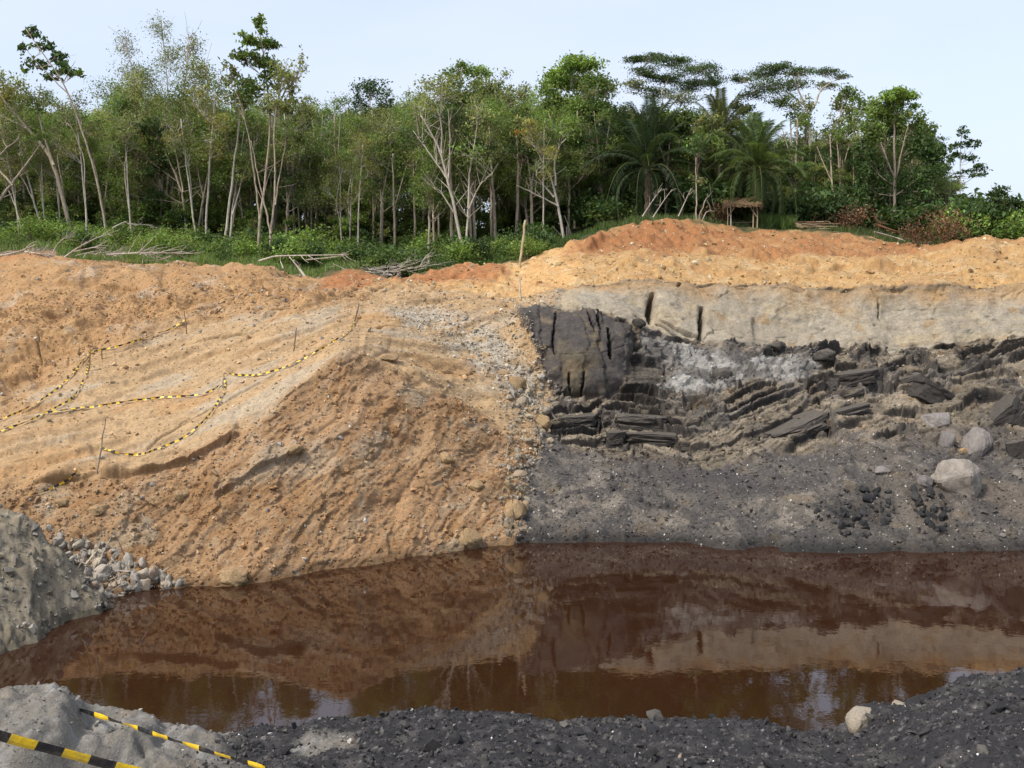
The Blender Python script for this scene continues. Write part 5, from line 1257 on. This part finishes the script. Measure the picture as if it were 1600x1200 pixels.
for i in range(60):
    px = rt.uniform(930, 1640); Y = rt.uniform(73.5, 84)
    put_shrub(int(rt.choice([0, 3, 3])), (px - 800) / FP * Y, Y, rt.uniform(.9, 2.0), 'dark leafy shrub under the trees above the red bank', 'dark shrubs above the red bank')
for i in range(26):
    px = rt.uniform(1425, 1680); Y = rt.uniform(71, 78)
    put_shrub(int(rt.choice([0, 3, 1])), (px - 800) / FP * Y, Y, rt.uniform(1.0, 1.9), 'bushy green shrub on the right below the open sky', 'shrubs on the right rim')
SHD = shrub_proto(810, [(.12, .06, .03), (.16, .09, .045)], 700, .14, True)
DS = [(1335, 362, 72, 1.3, 'rusty brown dead shrub under the right trees'), (1440, 378, 66, 1.2, 'left rusty dead bush at the rim of the right bank'), (1478, 382, 65, 1.5, 'larger rusty dead bush beside the bent grey trunk'), (1120, 352, 71.5, 1.0, 'brown withered bush left of the bamboo shelter')]
for i, (px, py, Y, s, lab) in enumerate(DS):
    o = SHD if i == 0 else copy_tree(SHD); X = (px - 800) / FP * Y
    o.name = 'dead_shrub'; o.location = (X, Y, ground(X, Y) - .1); o.scale = (s, s, s); o.rotation_euler = (0, 0, i * 1.3); tag(o, lab, 'dead shrub')
# grass and low ground cover
rgx = np.random.default_rng(88); acc = Acc()
def grass(n, pxr, Yr, hgt, col, wt=None):
    px = rgx.uniform(*pxr, n); Y = rgx.uniform(*Yr, n) if not callable(wt) else wt(px, rgx)
    X = (px - 800) / FP * Y
    ci = np.clip(np.searchsorted(PC, px), 0, len(PC) - 1)
    z = np.array([np.interp(y, BY[:, c], pos[:, c, 2]) for y, c in zip(Y, ci)])
    keep = (fbm(X * .5, Y * .5, 3, 77) > -.18)
    X, Y, z = X[keep], Y[keep], z[keep]; m = len(X)
    b = np.stack([X, Y, z - .03], -1); hh = hgt * rgx.uniform(.5, 1.4, (m, 1)); an = rgx.uniform(0, 6.28, m)
    wv = np.stack([np.cos(an), np.sin(an), an * 0], -1) * .035
    tip = b + np.concatenate([rgx.normal(0, .3, (m, 2)) * hh, hh], 1)
    c = leafcols(m, rgx, col, .25)
    V = np.stack([b - wv, b + wv, tip], 1).reshape(-1, 3)
    acc.add(V, np.arange(m * 3).reshape(-1, 3), np.repeat(c, 3, 0))
grass(12000, (90, 560), (60, 70), .45, (.15, .21, .06))
grass(8000, (-60, 200), (62, 74), .5, (.16, .21, .065))
grass(9000, (640, 960), (60, 70), .4, (.075, .12, .03), lambda px, r_: np.interp(px, [640, 760, 850, 900, 950, 1000], [60.5, 62, 64, 66, 67.5, 69]) + r_.uniform(0, 5, len(px)))
grass(4000, (940, 1340), (70, 74), .4, (.10, .14, .045), lambda px, r_: np.interp(px, [940, 1000, 1100, 1350], [66.6, 68.6, 70.6, 70.8]) + r_.uniform(0, 3, len(px)))
grass(3000, (1180, 1240), (70, 73), .8, (.10, .16, .045), lambda px, r_: 70.8 + r_.uniform(0, 2, len(px)))
grass(3000, (1340, 1660), (70, 76), .5, (.09, .12, .04))
tag(acc.build('grass', M_leaf), kind='stuff')

# ------------------------------------------------------------------ felled wood
def branch(label, pts, Y, r, seed, ntw=8, m=None, group=None, name='fallen_branch', tl=1.2, cat='branch'):
    rng = np.random.default_rng(seed); r = r * .78; tl = tl * .75
    P = np.array([wp(px, py, Y + rng.normal(0, .25)) for px, py in pts]); base = P[0].copy(); a = Acc()
    t = np.linspace(0, 1, len(P) * 4); tt = np.linspace(0, 1, len(P)); Q = np.stack([np.interp(t, tt, P[:, k]) for k in range(3)], -1)
    Q[1:-1] = .25 * Q[:-2] + .5 * Q[1:-1] + .25 * Q[2:]
    tube(a, Q, np.linspace(r, r * .35, len(Q)), sides=6)
    for i in range(ntw):
        k = rng.integers(len(Q) // 3, len(Q)); dv = (Q[-1] - Q[0]); dv = dv / np.linalg.norm(dv) + rng.normal(0, .55, 3); dv /= np.linalg.norm(dv)
        tube(a, bez(Q[k], Q[k] + dv * tl * rng.uniform(.4, 1.2), rng.normal(0, .12, 3), 5), np.linspace(r * .4, r * .12, 5), sides=4, cap=False)
    return tag(a.build(name, m or M_dead, loc=base, smooth=True), label, cat, group)
branch('grey felled trunk lying at the far left edge', [(-40, 402), (10, 406), (34, 404), (64, 408)], 57, .13, 1, 3)
branch('upper grey felled trunk at the far left, arched', [(-40, 398), (0, 400), (34, 392), (56, 382)], 57.4, .10, 2, 6)
branch('crooked dead branch over the red cut at left', [(34, 392), (56, 396), (84, 400)], 57, .08, 3, 8)
branch('thin dead branch spreading right of the felled trunks', [(55, 396), (70, 398), (95, 408)], 56.6, .06, 4, 8)
branch('long arched dead branch reaching the leaning tree', [(98, 404), (120, 388), (150, 372), (168, 366)], 58, .07, 5, 10)
branch('bent dead branch lying below the leaning tree', [(112, 394), (140, 388), (148, 386), (165, 393), (180, 396)], 57.6, .06, 6, 8)
branch('long pale dead branch with a fan of twigs left of centre', [(166, 398), (200, 396), (240, 395), (290, 396)], 57.5, .08, 7, 26, tl=2.0)
branch('dead limb with drooping twigs behind the pale branch', [(176, 356), (196, 346), (200, 350), (240, 352)], 66, .06, 8, 10)
branch('thin dead twigs curling above the soil on the left', [(80, 400), (88, 384), (100, 372), (112, 370)], 58, .04, 9, 12)
branch('long pale pole lying level among the grass', [(404, 408), (430, 400), (480, 399), (545, 398)], 57.5, .085, 10, 3, M_bark_pale)
branch('second pole lying across under the level one', [(478, 406), (510, 403), (540, 399)], 57.8, .06, 11, 4, M_bark_pale)
branch('pale broken trunk leaning on the soil heap', [(478, 434), (466, 418), (452, 401)], 55.5, .11, 12, 2, M_bark_pale)
branch('short pale stick left of the leaning broken trunk', [(448, 432), (443, 420), (438, 408)], 55.2, .07, 13, 1, M_bark_pale)
branch('tan split log end on the soil heap', [(443, 437), (436, 428), (428, 418)], 53.5, .13, 14, 0, M_bamboo)
branch('dead twig standing in the orange soil near the heap of branches', [(552, 446), (550, 438), (548, 428)], 53, .03, 15, 5, M_bamboo, tl=.6)
for i in range(16):
    x = rt.uniform(555, 640); y = rt.uniform(418, 440)
    branch('tangled grey dead branch in the brush heap in the hollow', [(x, y), (x + rt.uniform(-40, 40), y - rt.uniform(-6, 16)), (x + rt.uniform(-70, 60), y - rt.uniform(-4, 24))], rt.uniform(59.5, 62), .05, 40 + i, 9, group='brush heap in the hollow')
for i in range(10):
    x = rt.uniform(20, 240); y = rt.uniform(396, 412)
    branch('thin grey dead branch scattered along the left forest edge', [(x, y), (x + rt.uniform(-10, 30), y - rt.uniform(0, 8)), (x + rt.uniform(-20, 60), y - rt.uniform(-2, 14))], rt.uniform(56.5, 60), .035, 60 + i, 9, group='thin branches along the left edge')
for i in range(12):
    x = rt.uniform(1236, 1262); y = rt.uniform(347, 357)
    branch('dry brown stalk in the stack right of the bamboo shelter', [(x, y), (x + rt.uniform(30, 60), y + rt.uniform(-3, 2))], rt.uniform(70.3, 71), .06, 80 + i, 1, M_bamboo if i % 3 else M_redtwig, 'stack of dry stalks', 'stalk', cat='stalk')
branch('fallen trunk sloping down to the right on the right bank', [(1366, 350), (1396, 360), (1436, 376), (1462, 386)], 66.5, .09, 95, 14, M_redtwig)
branch('pale fallen pole at the foot of the sloping trunk', [(1366, 362), (1396, 370), (1414, 376)], 66, .06, 96, 2)
branch('steep brown branch above the fallen trunk', [(1360, 322), (1366, 338), (1384, 358)], 70, .06, 97, 16, M_redtwig)
for i, (px, py) in enumerate(((1020, 340), (1004, 338), (1060, 338))):
    branch(['bare root like branch left of the forked tree', 'lower bare branch left of the forked tree', 'bare branch at the right foot of the forked tree'][i], [(px, py), (px + (14 if i < 2 else 10), py - 22), (px + (30 if i < 2 else 20), py - 44)], 69, .06, 100 + i, 5)
branch('forked twig lying on the slope above the stone heap', [(220, 800), (232, 822), (244, 830), (236, 850)], 31.3, .025, 110, 2, tl=.3)
for i in range(9):
    x = rt.uniform(60, 520); y = rt.uniform(445, 500); p = hit(x, y)
    u = p[1]
    branch('short stick lying loose on the orange heap', [(x, y), (x + rt.uniform(6, 14), y - rt.uniform(-2, 9))], u - .05, .04, 120 + i, 0, M_bamboo, 'loose sticks on the orange heap', 'stick', cat='stick')

# ------------------------------------------------------------------ bamboo shelter
Ys = 71.0; X0 = (1160 - 800) / FP * Ys; g0 = ground(X0, Ys)
sh = tag(empty('shelter', (X0, Ys, g0), math.radians(-14)), 'small open bamboo shelter with a thatched lean-to roof on top of the red bank', 'shelter')
Wd, Dp = 1.02, .75
M_pole = bark_mat('weathered_pole', (.16, .12, .075), (.36, .29, .19))
def part(name, pts, r, m):
    a = Acc(); tube(a, np.array(pts, float), r, sides=7); return a.build(name, m, sh, smooth=True)
for sx in (-1, 1):
    part('post', [(sx * Wd, -Dp, -.6), (sx * Wd + .03, -Dp, .8), (sx * Wd - .02, -Dp, 1.40)], [.042, .04, .036], M_pole)
    part('post', [(sx * Wd - .18 * sx, Dp, -.6), (sx * Wd - .16 * sx, Dp, 1.95)], [.042, .036], M_pole)
    part('brace', [(sx * (Wd - .02), -Dp + .02, .62), (sx * (Wd - .5), -Dp + .03, 1.36)], [.03, .026], M_pole)
part('post', [(-Wd + .25, -Dp + .1, -.6), (-Wd + .22, -Dp + .1, 1.42)], [.045, .04], M_bark_pale)
part('post', [(Wd - .28, -Dp + .12, -.6), (Wd - .25, -Dp + .12, 1.42)], [.04, .036], M_pole)
part('beam', [(-Wd - .3, -Dp, 1.42), (Wd + .25, -Dp, 1.34)], [.042, .038], M_pole)
part('beam', [(-Wd - .2, Dp, 1.96), (Wd + .2, Dp, 1.90)], [.042, .038], M_pole)
part('bench', [(-Wd + .1, 0, .30), (Wd - .1, 0, .30)], [.05, .05], M_bark_dark)
rr_ = np.random.default_rng(5)
def rz_(y): return 1.36 + (y + Dp) * .37
for i in range(8):
    x = -Wd - .2 + i * (2 * Wd + .4) / 7 + rr_.normal(0, .03)
    part('rafter', [(x, -Dp - .30, rz_(-Dp - .30) + .05), (x + .05, Dp + .3, rz_(Dp + .3) + .05)], [.026, .022], M_pole)
a = Acc()
for i in range(1500):
    x = rr_.uniform(-Wd - .32, Wd + .32); y = -Dp - .1 + (2 * Dp + .5) * rr_.random() ** .8
    z = rz_(y) + rr_.uniform(.09, .24); ln = rr_.uniform(.25, .6); dx = rr_.normal(0, .14)
    if abs(x) > Wd + .12: e = np.array([x + np.sign(x) * rr_.uniform(0, .12), y - rr_.uniform(-.1, .2), z - rr_.uniform(.2, .5)])
    else: e = np.array([x + dx, y - ln, z - ln * .40 - rr_.uniform(0, .06)])
    c0 = np.array([x, y, z]); wv = np.array([.022, .002, .012])
    a.add([c0 - wv, c0 + wv, e + wv * .6, e - wv * .6], [(0, 1, 2, 3)])
y0, y1 = -Dp + .12, Dp + .36
a.add([(-Wd - .28, y0, rz_(y0) + .08), (Wd + .28, y0, rz_(y0) + .06), (Wd + .28, y1, rz_(y1) + .08), (-Wd - .28, y1, rz_(y1) + .08), (-Wd - .28, y0, rz_(y0) + .14), (Wd + .28, y0, rz_(y0) + .12), (Wd + .28, y1, rz_(y1) + .18), (-Wd - .28, y1, rz_(y1) + .18)],
      [(0, 3, 2, 1), (4, 5, 6, 7), (0, 1, 5, 4), (1, 2, 6, 5), (2, 3, 7, 6), (3, 0, 4, 7)])
a.build('roof', M_thatch, sh)
